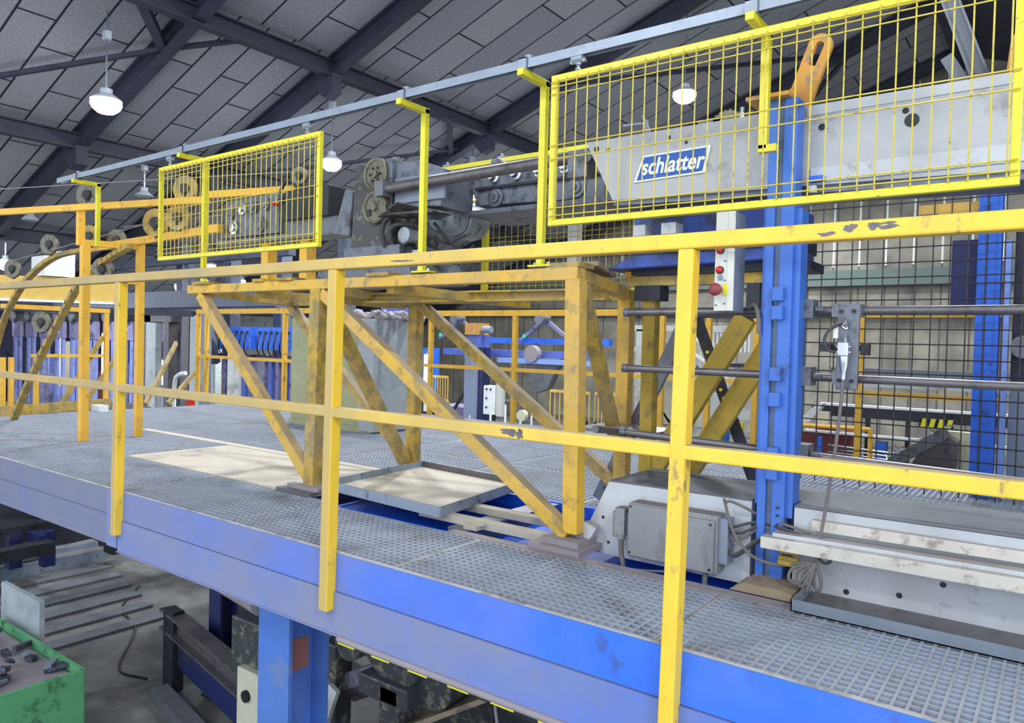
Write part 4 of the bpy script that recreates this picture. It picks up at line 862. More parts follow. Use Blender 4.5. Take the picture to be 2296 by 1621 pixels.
MB().box(-1.43, -1.22, .765, .775, .025, .240).build('lid', 'box_grey', t, bevel=.003)
MB().box(-1.215, -1.06, .765, .775, .02, .225).build('lid', 'box_grey', t, bevel=.003)
MB().box(-1.05, -1.015, .79, .86, .06, .235).build('cable_entry', 'side_grey', t)
for (x, z) in ((-1.42, .23), (-1.42, .04), (-1.075, .21), (-1.075, .035)): MB().cyl((x, .765, z), (x, .761, z), .005, 8).build('screw', 'dark_steel', t)
MB().box(-1.52, -1.44, .80, .86, .08, .19).build('socket_plate', 'box_grey', t)
sk = MB().box(-1.50, -1.455, .78, .84, .10, .21).lathe((-1.478, .80, .10), (0, 0, -1), [(.02, 0), (.018, .02), (.012, .03)], 12).build('plug', 'box_grey', t)
t = root('cable_bundle', (-1.0, .8, .1), 'bundle of dark cables curving from the junction box behind the blue column', 'cable')
for i, pth in enumerate(([(-1.03, .80, .30), (-1.01, .80, .305), (-.96, .82, .285), (-.93, .85, .262), (-.90, .87, .25), (-.80, .83, .24), (-.72, .83, .225)],
            [(-1.02, .81, .19), (-.98, .81, .185), (-.94, .82, .205), (-.90, .86, .225), (-.80, .82, .225), (-.73, .82, .215)], [(-1.02, .81, .175), (-.99, .80, .16), (-.95, .81, .18), (-.90, .86, .21), (-.78, .82, .20), (-.73, .82, .205)],
            [(-1.02, .81, .115), (-.99, .80, .10), (-.95, .80, .13), (-.92, .82, .16), (-.88, .87, .18)], [(-1.02, .81, .20), (-.99, .81, .21), (-.95, .83, .225), (-.90, .87, .235)])):
    MB().tube(pth, .009 if i in (3,) else .0055, 8).build('cable', ('cable_grey', 'rubber', 'cable_grey', 'primer' if 0 else 'rubber', 'rubber')[i], t, True)
for pth, lab in (([(-1.478, .80, .07), (-1.475, .80, .02), (-1.46, .79, -.03), (-1.455, .78, -.10)], 'thick grey hose from the plug down into the opening'), ([(-1.10, .80, .02), (-1.10, .79, -.04), (-1.06, .77, -.085), (-1.0, .76, -.09), (-.95, .77, -.06), (-.93, .78, -.02), (-.93, .79, .03)], 'green-grey hose looping from the junction box to the foot of the blue column'),
                 ([(-1.66, .73, -.02), (-1.5, .74, -.03), (-1.3, .76, -.015), (-1.2, .8, .0)], 'thin dark cable over the blue bed')):
    tag(MB().tube(pth, .011 if 'thin' not in lab else .005, 8).build('hose', 'cable_grey', None, True), lab, 'hose')

# ================================================================ cabinet
t = root('switch_cabinet', (-5.8, 3.1, 0), 'big pale green cabinet with light grey side standing on the rear deck', 'cabinet')
MB().box(-6.48, -5.24, 2.86, 3.34, .004, .06).build('plinth', 'cabinet_green', t)
MB().box(-6.46, -5.40, 2.86, 3.30, .06, 1.10).build('body', 'cabinet_green', t, bevel=.004)
MB().box(-5.40, -5.20, 2.84, 3.32, .02, 1.09).build('side_section', 'cabinet_grey', t, bevel=.004)
MB().box(-5.42, -5.405, 2.845, 2.86, .10, 1.05).build('door_edge', 'cream', t)
MB().box(-6.0, -5.93, 2.84, 2.86, .60, .72).build('switch', 'black', t)
MB().tube([(-5.97, 2.84, .72), (-5.95, 2.83, .80), (-5.88, 2.82, .90), (-5.86, 2.84, 1.0)], .012, 6).build('switch_cable', 'black', t, True)
o = MB(); random.seed(3)
for i in range(26):
    a, b_, c_2 = random.uniform(-5.75, -5.0), random.uniform(2.9, 3.25), random.uniform(.02, .05)
    o.tube([(a-.12, b_, 1.10), (a-.04, b_+.03, 1.10+c_2+.02), (a+.05, b_-.02, 1.10+c_2), (a+.13, b_+.02, 1.10)], random.uniform(.012, .028), 6)
tag(o.build('rag_heap', 'rag', None, True), 'heap of grey rags lying on top of the pale cabinet', 'rags', kind='stuff')

# ================================================================ background, left
def zbox(name, mtl, x0, x1, y0, y1, z0, z1, lab, cat, group=None, bevel=0): return tag(MB().box(x0, x1, y0, y1, z0, z1).build(name, mtl, bevel=bevel), lab, cat, group)
t = root('crane_girder', (-17, 6, 2.0), 'yellow crane girder with white switch boxes at far left behind the curved leg', 'crane')
A, B_ = Vector((-19.2, 1.6, 1.78)), Vector((-16.0, 5.6, 1.78))
MB().bar(A, B_, .3, .46).build('girder', 'crane_yellow', t)
MB().bar(A-Vector((0, 0, .26)), B_-Vector((0, 0, .26)), .4, .05).build('rail', 'white', t)
MB().bar(A-Vector((0, 0, .42)), B_+Vector((.9, 1.2, -.42)), .25, .12).build('runway', 'dark_steel', t)
for i, (f, w_) in enumerate(((.60, .8), (.64, .4))):
    c = A.lerp(B_, f+.17); MB().box(c.x-.4*w_, c.x+.4*w_, c.y-.35*w_, c.y+.35*w_, 2.02, 2.42+.12*i).build('switch_box', 'white', t)
SL = {14: 'leftmost of the blue rack stations', 13: 'second blue rack station from the left', 12: 'blue rack station just left of number eleven', 11: 'blue rack station with white number eleven', 10: 'blue rack station just right of number eleven', 9: 'blue rack station midway between numbers eleven and seven', 8: 'blue rack station just left of number seven', 7: 'blue rack station with white number seven', 6: 'blue rack station with white number six', 5: 'blue rack station just right of number six', 4: 'rightmost blue rack station beside the grey portal'}
def station(n, X, num):
    t = root('rack_station', (X, 8, FZ), SL[n], 'rack', 'rack stations along the hall at far left')
    for s in (-1, 1): MB().box(X+.19*s-.08, X+.19*s+.08, 7.95, 8.02, FZ, .72).build('upright', 'haze_blue', t)
    MB().box(X-.32, X+.32, 7.93, 8.03, .72, 1.22).build('head_box', 'violet_grey', t)
    MB().lathe((X+.03, 7.86, 1.36), (0, -1, 0), [(.16, 0), (.18, .06), (.08, .1)], 16).build('wheel', 'steel_grey', t, True)
    MB().box(X-.22, X+.10, 7.9, 8.1, 1.22, 1.46).build('motor', 'dark_steel', t)
    if num: text(num, .26, (X, 7.92, .93), 'white', t, 'number', ext=.004)
for n in range(14, 3, -1):
    station(n, -20.26+(7-n)*1.05, str(n) if n in (11, 7, 6) else None)
zbox('steel_girder', 'far_steel', -24, -13.5, 7.6, 7.9, 1.562, 1.96, 'long grey steel girder over the numbered rack stations', 'girder')
zbox('steel_girder', 'far_steel', -23.2, -14, 8.4, 8.6, 2.75, 2.95, 'upper thin steel girder under the edge of the roof', 'girder')
zbox('steel_girder', 'violet_grey', -26, -13.0, 7.75, 7.85, 1.462, 1.56, 'thin violet beam just above the rack station wheels', 'girder')
for i, (X, lab) in enumerate(((-19.6, 'leftmost far steel stanchion behind the rack stations'), (-17.3, 'far steel stanchion above the yellow rail post'), (-15.2, 'slim far steel stanchion left of the blue valve cabinets'), (-12.9, 'far steel stanchion right of the blue valve cabinets'))):
    zbox('stanchion', 'far_steel', X-.15, X+.15, 9.0, 9.3, FZ, 3.4, lab, 'stanchion')
for (a, b_, lab) in (((-18.6, 8.7, 2.8), (-17.8, 8.7, .7), 'slanting far steel brace left of the grey portal'), ((-18.2, 8.9, 1.7), (-17.6, 8.9, .2), 'shorter slanting steel brace left of the grey portal'), ((-16.9, 8.9, 3.2), (-18, 8.9, 1.98), 'thin slanting brace above the steel girder')):
    tag(MB().bar(a, b_, .18, .18).build('far_brace', 'far_steel'), lab, 'brace')
t = root('grey_portal', (-17.6, 7.5, FZ), 'grey portal frame with a pale concrete post at far left of the hall', 'frame')
MB().box(-18.15, -17.85, 7.3, 7.6, FZ, 1.42).box(-17.2, -17.0, 7.3, 7.6, FZ, 1.2).build('post', 'bar_grey', t)
MB().box(-18.15, -16.9, 7.3, 7.6, 1.2, 1.44).build('lintel', 'bar_grey', t)
MB().box(-17.85, -17.4, 7.2, 7.35, FZ, 1.18).build('pale_post', 'cabinet_grey', t)
zbox('pale_post', 'cabinet_grey', -16.25, -15.85, 7.4, 7.7, FZ, 1.35, 'pale grey square post just right of the double yellow rail posts', 'post')
zbox('dark_post', 'bar_grey', -16.6, -16.3, 7.4, 7.7, FZ, 1.35, 'dark grey post beside the pale square post', 'post')
for i, (a, b_) in enumerate(((-15.87, -14.62), (-14.38, -13.1))):
    side = ('left', 'right')[i]
    t = root('valve_cabinet', ((a+b_)/2, 8, FZ), '%s one of the two bright blue valve cabinets behind the far yellow rail' % side, 'cabinet')
    MB().box(a, b_, 7.9, 8.3, .62, 1.12).build('box', 'bright_blue', t)
    for j2 in range(6):
        x = a+.12+j2*.2; MB().cyl((x, 7.89, 1.0), (x, 7.86, 1.0), .03, 8).build('valve', 'dark_steel', t)
        MB().tube([(x, 7.87, .97), (x+.05, 7.8, .80), (x-.04, 7.85, .6), (x, 7.95, .4)], .015, 5, 3).build('hose', 'black', t)
    for j2 in range(5):
        x = a+.1+j2*.25; MB().box(x, x+.12, 7.95, 8.1, FZ, .4).build('leg', 'far_blue' if j2 % 2 else 'violet_grey', t)
    MB().box(a, b_, 7.9, 8.2, .40, .5).build('manifold', 'dark_steel', t)
zbox('pale_post', 'off_white', -14.72, -14.5, 7.4, 7.6, -.9, .62, 'narrow white post between the two bright blue valve cabinets', 'post')
zbox('far_machine', 'violet_grey', -16.1, -13.2, 8.6, 8.95, FZ, -.4, 'dull violet machine casing under the blue valve cabinets', 'machine')
# bright openings far behind
for i, (X, w_, z0, z1, lab) in enumerate(((-28.5, .3, -1.0, 1.2, 'tall bright gap'), (-26.9, .4, -.6, .4, 'small bright opening'), (-26.0, .5, .9, 1.7, 'square bright window'), (-25.2, .3, -.7, .9, 'narrow bright gap'), (-24.1, .35, .7, 1.5, 'bright square'), (-22.6, .3, -1.1, .2, 'greenish bright opening'), (-21.5, .4, -.6, .15, 'yellowish bright opening'))):
    o = MB().box(X-w_/2, X+w_/2, 9.6, 9.65, z0, z1).build('window_%d' % (i+1), 'window_glow'); struct(o)
random.seed(11)
cs = ['violet_grey', 'off_white', 'far_blue', 'light_blue', 'cream', 'far_blue', 'cabinet_grey', 'crane_yellow', 'dull_red', 'off_white', 'orange_yellow', 'violet_grey', 'wall_green']
cn = {'far_blue': 'blue', 'violet_grey': 'violet-grey', 'cream': 'cream', 'off_white': 'whitish', 'crane_yellow': 'pale yellow', 'dull_red': 'dull red', 'light_blue': 'light blue', 'orange_yellow': 'orange-yellow', 'cabinet_grey': 'pale grey', 'wall_green': 'dull green'}
cnt = {}
nth = ['first', 'second', 'third', 'fourth', 'fifth']
for i in range(30):
    X = -33+i*.66+random.uniform(-.1, .1); c = cs[i % len(cs)]; h = random.uniform(-.9, .9); cnt[c] = cnt.get(c, 0)+1
    zbox('rack_upright', c, X, X+random.uniform(.15, .45), 10.5, 10.7, FZ, h, '%s upright from the left in the clutter behind the rack stations' % (nth[cnt[c]-1]+' '+cn[c]), 'upright', 'uprights behind the rack stations')
# coil stand left, outside the deck
t = root('coil_table', (-13, 3.5, FZ), 'dark round coil table with wire coils just beyond the left end of the deck', 'table')
MB().lathe((-12.2, 2.6, -.38), (0, 0, 1), [(1.5, 0), (1.6, .05), (1.6, .12), (1.2, .14)], 32).build('top', 'bar_grey', t, True)
MB().lathe((-12.2, 2.6, FZ), (0, 0, 1), [(1.2, 0), (1.2, 1.8)], 24).build('drum', 'dark_steel', t, True)
MB().lathe((-12.0, 3.6, -1.6), (0, 0, 1), [(.5, 0), (.6, .1), (.6, .9), (.5, 1.0)], 24).build('coil', 'steel_grey', t, True)
zbox('far_post', 'violet_grey', -10.6, -10.5, 2.1, 2.2, FZ, .35, 'thin violet-grey post beyond the deck end', 'post')
tag(MB().tube([(-10.6, 3.9, -.5), (-10.6, 3.9, .15), (-10.5, 3.9, .3), (-10.3, 3.9, .34)], .03, 8).build('white_pipe', 'white', None, True), 'bent white pipe rising beyond the far left rail', 'pipe')
zbox('red_post', 'red', -11.5, -11.4, 4.6, 4.7, FZ, -.05, 'short red post beyond the far left rail', 'post')

# ================================================================ background, middle
t = root('lifting_portal', (-9, 10, FZ), 'tall grey-blue column marked 1 with orange box on top behind the far rail', 'column')
MB().box(-10.05, -9.72, 9.9, 10.2, FZ, .80).build('column', 'column_grey_blue', t)
MB().box(-9.72, -9.60, 9.95, 10.2, FZ, .80).build('column_side', 'dark_blue', t)
MB().box(-9.98, -9.62, 9.9, 10.2, .80, 1.06).build('column_head', 'far_blue', t)
MB().box(-10.02, -9.66, 9.85, 10.2, 1.06, 1.30).build('head_box', 'orange_box', t)
MB().cyl((-9.62, 9.95, 1.17), (-9.40, 9.95, 1.17), .07, 14).build('motor', 'side_grey', t, True)
text('1', .30, (-9.86, 9.88, -.72), 'white', t, 'number', ext=.004)
t = root('cross_conveyor', (-9, 10.6, .6), 'blue cross conveyor frame with two triangular brackets behind the grey column', 'conveyor')
MB().box(-11.2, -7.2, 10.5, 10.7, .62, .76).build('beam', 'far_blue', t)
MB().box(-10.9, -7.2, 10.9, 11.05, .90, 1.02).build('beam', 'bright_blue', t)
MB().box(-9.5, -7.2, 10.3, 10.4, .50, .60).build('beam', 'light_blue', t)
for X in (-10.95, -8.65):
    br = MB().bar((X-.62, 10.8, .98), (X, 10.8, 1.42), .06, .07).bar((X+.62, 10.8, .98), (X, 10.8, 1.42), .06, .07).build('triangle_bracket', 'violet_grey', t)
    MB().cyl((X, 10.55, 1.42), (X, 10.85, 1.42), .11, 14).build('roller', 'steel_grey', br, True)
MB().box(-11.6, -11.3, 10.2, 10.5, -.2, .75).build('end_frame', 'bright_blue', t)
MB().cyl((-9.95, 10.4, .62), (-9.95, 10.3, .62), .12, 14).build('motor', 'light_blue', t, True)
MB().cyl((-8.62, 10.4, .70), (-8.62, 10.25, .70), .17, 16).build('motor', 'lip_grey', t, True)
MB().prism([(-8.9, .62), (-8.0, .62), (-8.3, -.0), (-8.6, -.1)], 10.4, 10.6).build('hopper', 'slab_grey', t)
for X in (-11.2, -8.9): MB().cyl((X, 10.4, 1.02), (X, 10.4, 1.10), .03, 8).build('signal_light', 'green_light', t)
t = root('tube_lamp', (-11.2, 9.9, .3), 'upright glowing white tube lamp behind the table leg', 'lamp')
MB().cyl((-11.05, 9.8, -.15), (-11.05, 9.8, .62), .045, 10).build('tube', 'tube_glow', t, True)
MB().box(-11.12, -10.98, 9.85, 9.92, -.25, .70).build('holder', 'far_blue', t)
tag(MB().bar((-10.6, 10.2, -.6), (-9.9, 10.2, .35), .05, .05).build('conveyor_brace', 'dark_steel'), 'thin dark slanting rod left of the numbered grey column', 'rod')
t = root('wall_switch_box', (-9.0, 9.8, FZ), 'white control box on a thin stand right of the column marked 1', 'control box')
MB().box(-9.28, -9.02, 9.6, 9.8, -.52, .05).build('box', 'white', t)
MB().box(-9.0, -8.86, 9.65, 9.75, -.55, .2).build('conduit', 'off_white', t)
MB().box(-9.2, -9.1, 9.7, 9.78, FZ, -.52).build('stand', 'dark_steel', t)
for (x, z) in ((-9.2, -.02), (-9.2, -.2), (-9.2, -.38), (-9.1, -.02)): MB().cyl((x, 9.6, z), (x, 9.58, z), .02, 8).build('button', 'dark_steel', t)
t = root('white_bottle_rack', (-10.9, 9.6, FZ), 'white cylinder in a wire cage left of the numbered column', 'cylinder')
MB().cyl((-10.6, 9.4, -.55), (-10.6, 9.4, .0), .09, 14).build('cylinder', 'white', t, True)
MB().box(-10.72, -10.48, 9.3, 9.5, FZ, -.56).build('stand', 'dark_steel', t)
def barrier(x0, x1, y, z0, z1, lab, n=9):
    t = root('safety_barrier', ((x0+x1)/2, y, FZ), lab, 'barrier', 'small yellow barriers on the hall floor')
    MB().bar((x0, y, z1), (x1, y, z1), .04, .05).bar((x0, y, z0), (x1, y, z0), .04, .05).build('frame', 'crane_yellow', t)
    for i in range(n): MB().cyl((x0+(x1-x0)*i/(n-1), y, z0), (x0+(x1-x0)*i/(n-1), y, z1), .014, 5).build('bar', 'crane_yellow', t)
    for x in (x0, x1): MB().box(x-.03, x+.03, y-.03, y+.03, FZ, z0).build('leg', 'crane_yellow', t)
barrier(-7.75, -6.9, 9.7, -.75, .03, 'small yellow barrier behind the right table leg')
barrier(-6.9, -6.3, 9.9, -.8, .02, 'small yellow barrier right of the right table leg')
barrier(-11.5, -10.7, 9.0, -.95, -.55, 'small yellow barrier low down behind the far left table leg')
barrier(-11.0, -10.5, 9.9, -.35, .15, 'pale barrier above the low one behind the table leg', 8)
t = root('lever_stand', (-6.9, 9.3, FZ), 'row of black control levers on a stand behind the right table leg', 'levers')
MB().box(-7.1, -6.2, 9.1, 9.4, FZ, -.95).build('stand', 'wood', t)
for i in range(5): MB().bar((-7.05+i*.17, 9.2, -.95), (-6.98+i*.17, 9.2, -.42), .035, .05).build('lever', 'black', t)
t = root('work_trolley', (-8.4, 9.2, FZ), 'light trolley with thin tubes on the hall floor right of the white control box', 'trolley')
MB().box(-8.75, -7.7, 9.0, 9.5, -.72, -.64).build('shelf', 'cream', t)
for x in (-8.7, -8.35, -8.0, -7.75): MB().cyl((x, 9.1, -.64), (x, 9.1, -.25-.1*(x > -8.2)), .02, 6).build('tube', 'white', t)
MB().bar((-8.35, 9.1, -.16), (-7.8, 9.1, -.16), .03, .03).build('handle', 'shiny', t)
for x in (-8.7, -7.75): MB().box(x-.03, x+.03, 9.0, 9.06, FZ, -.72).build('leg', 'violet_grey', t)
MB().cyl((-7.85, 9.0, -.40), (-7.85, 8.9, -.40), .10, 14).build('reel', 'cream', t, True)
t = root('blue_handrail', (-7.8, 7.6, -1), 'light blue tubular handrail low behind the far deck edge', 'railing')
MB().tube([(-8.9, 8.0, -.98), (-7.4, 7.6, -.72), (-6.9, 7.5, -.70), (-6.1, 7.4, -.62), (-5.9, 7.4, -.75), (-5.9, 7.4, -1.2)], .045, 8, 4).build('rail', 'light_blue', t, True)
MB().cyl((-7.5, 7.6, FZ), (-7.5, 7.6, -.74), .04, 8).build('post', 'light_blue', t)
zbox('far_machine', 'violet_grey', -11.2, -10.2, 10.2, 11, FZ, -.5, 'dark violet machine block left of the column marked 1', 'machine')
zbox('far_machine', 'slab_grey', -8.6, -5.2, 11.5, 12.5, FZ, -1.0, 'low grey machine block behind the light trolley', 'machine')
zbox('far_column', 'far_blue', -12.9, -12.4, 10.2, 10.7, FZ, 1.69, 'tall blue-grey column right behind the pale cabinet', 'column')
zbox('warning_beacon', 'red', -12.92, -12.5, 10.3, 10.5, 1.70, 1.78, 'small red beacon bar high behind the rag heap', 'beacon')

# ================================================================ background, right
t = root('white_stair', (-3.4, 6, FZ), 'white steel staircase with slatted railings behind the near rail post', 'staircase')
MB().box(-4.15, -2.95, 6.0, 6.06, 1.08, 1.15).build('top_rail', 'off_white', t)
MB().box(-4.10, -4.0, 6.0, 6.08, FZ, 1.10).build('post', 'off_white', t)
MB().box(-4.28, -4.24, 6.0, 6.04, -.2, .75).build('post', 'off_white', t)
MB().bar((-4.26, 6.02, .72), (-4.0, 6.02, .98), .03, .04).build('brace', 'off_white', t)
for i in range(13):
    x = -3.30+i*.045; MB().box(x, x+.016, 6.02, 6.04, .86-(i*.0), 1.09).build('baluster', 'white', t)
for k2 in (0, .18, .34): MB().bar((-3.55, 6.02, 1.12-k2), (-2.45, 6.02, .42-k2), .03, .03).build('handrail', 'white', t)
for i in range(16):
    x = -3.5+i*.065; zt = 1.12-(x+3.55)*.636; MB().box(x, x+.012, 6.02, 6.035, zt-.36, zt).build('baluster', 'white', t)
MB().bar((-3.95, 6.3, 1.0), (-2.5, 6.3, .08), .18, .06).build('stringer', 'slab_grey', t)
for k2 in range(6): MB().bar((-4.0+k2*.05, 6.2, .35-k2*.06), (-3.75+k2*.05, 6.2, .02-k2*.06), .012, .012).build('baluster', 'shiny', t)
zbox('stair_platform', 'dark_steel', -3.0, -2.35, 5.9, 6.3, .70, .74, 'small dark landing plate beside the white staircase', 'platform')
zbox('panel_board', 'off_white', -3.15, -2.2, 5.95, 6.0, .13, .40, 'large pale grey board leaning beyond the deck behind the dark angle stand', 'board')
zbox('panel_board', 'off_white', -3.4, -2.2, 5.5, 5.52, -.35, -.1, 'lower pale louvred panel below the large board', 'board')
t = root('blue_barrel', (-2.6, 5.6, FZ), 'blue barrel beyond the deck left of the blue column', 'barrel')
MB().lathe((-2.93, 5.6, -.45), (0, 0, 1), [(.12, 0), (.14, .03), (.14, .55), (.12, .60)], 24).build('body', 'bright_blue', t, True)
MB().lathe((-2.93, 5.6, -.46), (0, 0, 1), [(.145, 0), (.145, .02)], 24).build('ring', 'dark_blue', t, True)
zbox('yellow_pole', 'tape_yellow', -2.72, -2.68, 5.7, 5.74, FZ, .13, 'thin yellow pole under the pale board', 'pole')
for i, (y, z, w_, mt_, lab) in enumerate(((7.0, .62, .10, 'slab_grey', 'grey longitudinal beam highest of those behind the dark mesh'), (7.4, .50, .16, 'off_white', 'pale longitudinal beam behind the dark mesh'), (6.6, .28, .05, 'white', 'thin white strip beam behind the dark mesh'), (6.3, .22, .10, 'dark_steel', 'dark conveyor beam behind the dark mesh'), (6.2, .03, .03, 'white', 'thin white pipe low behind the dark mesh'))):
    tag(MB().box(-2.15 if i != 4 else -2.2, 1.5, y, y+.12, z, z+w_).build('longitudinal_beam', mt_), lab, 'beam')
t = root('white_ramp', (-2.1, 6.1, 0), 'white sloped chute end behind the blue column', 'chute')
MB().prism([(-2.26, .13), (-2.06, .33), (-1.98, .36), (-2.02, .28), (-2.1, .16)], 6.05, 6.2).build('chute', 'white', t)
MB().box(-2.02, -1.9, 6.0, 6.04, .14, .28).build('side', 'cream', t)
t = root('yellow_pipe_guard', (-1.8, 5.9, -.4), 'bent yellow tube guard behind the dark mesh', 'guard')
MB().tube([(-2.2, 5.9, .135), (-1.9, 5.9, .14), (-1.55, 5.9, .145), (-1.50, 5.9, .12), (-1.49, 5.9, -.1), (-1.49, 5.9, FZ)], .022, 8, 3).build('tube', 'orange_yellow', t, True)
t = root('red_machine', (-2.0, 6.6, FZ), 'dull red machine with small white tube rack behind the dark mesh', 'machine')
MB().prism([(-2.4, -.35), (-1.85, -.30), (-1.75, .02), (-2.0, .10), (-2.4, -.02)], 6.4, 6.8).build('body', 'dull_red', t)
for i in range(8): MB().cyl((-1.9, 6.0, -.30+i*.035), (-1.35, 6.0, -.32+i*.035), .010, 6).build('tube', 'shiny', t)
MB().box(-2.3, -1.4, 6.4, 6.8, FZ, -.36).build('base', 'dark_steel', t)
MB().box(-2.0, -1.96, 5.98, 6.02, -.4, .02).build('strut', 'bright_blue', t)
MB().box(-1.5, -1.4, 6.2, 6.3, -.4, 0).build('strut', 'bright_blue', t)
t = root('chain_conveyor', (-1.1, 5.9, -.4), 'inclined grey conveyor full of wire offcuts behind the dark mesh', 'conveyor')
MB().bar((-1.45, 5.9, -.28), (-.85, 5.9, .18), .25, .10).build('trough', 'steel_grey', t)
o = MB(); random.seed(5)
for i in range(60):
    f = random.random(); c = Vector((-1.45, 5.85, -.22)).lerp(Vector((-.85, 5.85, .24)), f); o.bar(c, c+Vector((random.uniform(-.08, .08), random.uniform(-.1, .1), random.uniform(-.03, .06))), .008, .008)
q = o.build('wire_offcuts', 'shiny', t); q['kind'] = 'stuff'
MB().prism([(-1.2, -.5), (-.78, -.45), (-.75, .10), (-.9, .2), (-1.1, -.1)], 5.8, 6.0).build('side_plate', 'bar_grey', t)
t = root('hazard_plate', (-.95, 5.9, .2), 'yellow and black striped hazard plate above the inclined conveyor', 'sign')
MB().box(-1.08, -.80, 5.92, 5.93, .20, .29).build('plate', 'black', t)
for i in range(4): MB().add([(-1.07+i*.07, 5.915, .20), (-1.03+i*.07, 5.915, .20), (-1.01+i*.07, 5.915, .29), (-1.05+i*.07, 5.915, .29), (-1.07+i*.07, 5.919, .20), (-1.03+i*.07, 5.919, .20), (-1.01+i*.07, 5.919, .29), (-1.05+i*.07, 5.919, .29)], [(0, 1, 2, 3), (7, 6, 5, 4), (0, 4, 5, 1), (1, 5, 6, 2), (2, 6, 7, 3), (3, 7, 4, 0)]).build('stripe', 'tape_yellow', t)
for a, b_, mt_, lab in ((-.87, -.63, 'cream', 'cream panel beside the far blue column'), (-.62, -.5, 'dark_steel', 'dark gap panel right of the cream panel'), (-.97, -.88, 'dark_steel', 'dark strip left of the cream panel')):
    zbox('side_panel', mt_, a, b_, 6.0, 6.1, -.9, .18, lab, 'panel')
for x, lab in ((-1.25, 'left thin dark upright under the conveyor beam'), (-1.62, 'grey upright far left under the conveyor beam'), (-.98, 'right thin dark upright under the conveyor beam')):
    zbox('upright_post', 'dark_steel', x, x+.04, 6.3, 6.35, FZ, .22, lab, 'leg')
# far blue column and dark machine at right edge
t = root('machine_column', (-.38, 3.5, 0), 'far bright blue machine column behind the mesh at the right', 'column')
MB().box(-.455, -.405, 3.42, 3.55, .02, 1.95).box(-.40, -.33, 3.40, 3.55, .02, 1.95).build('shaft', 'bright_blue', t, bevel=.004)
MB().box(-.31, -.28, 3.44, 3.55, .02, 1.6).build('guide_strip', 'light_blue', t)
MB().box(-.60, -.455, 3.5, 3.56, 1.17, 1.62).build('side_panel', 'dark_blue', t)
t = root('rear_drive', (-.1, 3.6, 0), 'dark oily drive unit at the right picture edge behind the mesh', 'machine')
MB().box(-.27, .6, 3.6, 4.0, .72, 1.70).build('housing', 'dark_steel', t, bevel=.01)
MB().box(-.27, .6, 3.55, 4.0, .05, .70).build('lower_casing', 'side_grey', t, bevel=.01)
MB().cyl((-.2, 3.55, .95), (-.2, 3.45, .95), .07, 14).build('roller', 'steel_grey', t, True)
MB().cyl((-.05, 3.55, .8), (-.05, 3.45, .8), .06, 14).build('roller', 'steel_grey', t, True)
MB().cyl((-.16, 3.55, 1.25), (.4, 3.55, 1.25), .012, 8).cyl((-.16, 3.55, 1.38), (.4, 3.55, 1.38), .012, 8).build('rod', 'shiny', t, True)
tag(MB().box(-.80, -.46, 3.5, 3.58, 1.80, 1.86).box(-.68, -.46, 3.45, 3.52, 1.74, 1.80).build('hose_tray', 'crane_yellow'), 'small yellow bracket under the large mesh panel left of the far blue column', 'bracket')

# ================================================================ below the deck
t = root('waste_bin', (-6.4, .1, FZ), 'green steel bin full of scrap at the lower left corner', 'bin')
bx_ = [(-7.45, -.75), (-5.75, -.75), (-5.75, .53), (-7.45, .53)]
for nm, (a, b_) in (('front_wall', (0, 1)), ('right_wall', (1, 2)), ('rear_wall', (2, 3)), ('left_wall', (3, 0))):
    MB().bar((bx_[a][0], bx_[a][1], (FZ-1.6)/2), (bx_[b_][0], bx_[b_][1], (FZ-1.6)/2), .03, -FZ-1.6).build(nm, 'bin_green', t)
MB().box(-7.45, -5.75, -.75, .53, FZ, FZ+.02).build('floor', 'bin_green', t)
MB().box(-7.4, -5.8, -.7, .5, -1.70, -1.66).build('divider', 'lip_grey', t)
random.seed(9)
for i in range(70):
    c = Vector((random.uniform(-7.2, -5.95), random.uniform(-.5, .42), random.uniform(-1.65, -1.57))); a = random.uniform(0, 3.14); l_ = random.uniform(.05, .18)
    o = MB().bar(c, c+Vector((math.cos(a)*l_, math.sin(a)*l_, random.uniform(-.03, .05))), random.uniform(.03, .09), random.uniform(.015, .05)).build('scrap_piece', 'scrap' if i % 4 else 'galv')
    tag(o, 'small %s offcut among the scrap in the green bin' % ('dark steel' if i % 4 else 'shiny'), 'scrap', 'scrap pieces in the green bin')
zbox('grey_plate', 'cabinet_grey', -7.55, -6.75, .62, .66, FZ, -1.35, 'pale grey sheet standing behind the green bin', 'plate')
t = root('transfer_table', (-10.3, 1.2, FZ), 'dark blue steel bench with stub legs at the left under the deck', 'bench')
MB().box(-10.9, -10.3, -1.0, 2.35, -1.60, -1.52).build('top', 'dark_steel', t)
MB().bar((-9.85, -1.0, -1.72), (-9.85, 1.95, -1.72), .22, .14).build('lower_beam', 'dark_steel', t)
MB().box(-10.3, -9.96, 1.85, 1.95, -1.74, -1.60).build('bracket', 'dark_blue', t)
for x, y in ((-10.35, 1.72), (-10.15, 2.02)): MB().box(x-.07, x+.07, y-.07, y+.07, FZ+.165, -1.60).build('leg', 'dark_blue', t)
zbox('floor_block', 'dark_steel', -10.25, -10.0, 2.75, 2.95, FZ+.165, -1.85, 'dark foot block standing on the floor under the deck corner', 'foot')
zbox('yellow_pole', 'orange_yellow', -11.5, -11.45, 2.0, 2.05, FZ, -.9, 'thin yellow pole behind the dark blue bench at far left', 'pole')
OR2 = ['farthest', 'second farthest', 'third farthest', 'fourth farthest', 'fifth farthest', 'sixth farthest', 'sixth nearest', 'fifth nearest', 'fourth nearest', 'third nearest', 'second nearest', 'nearest']
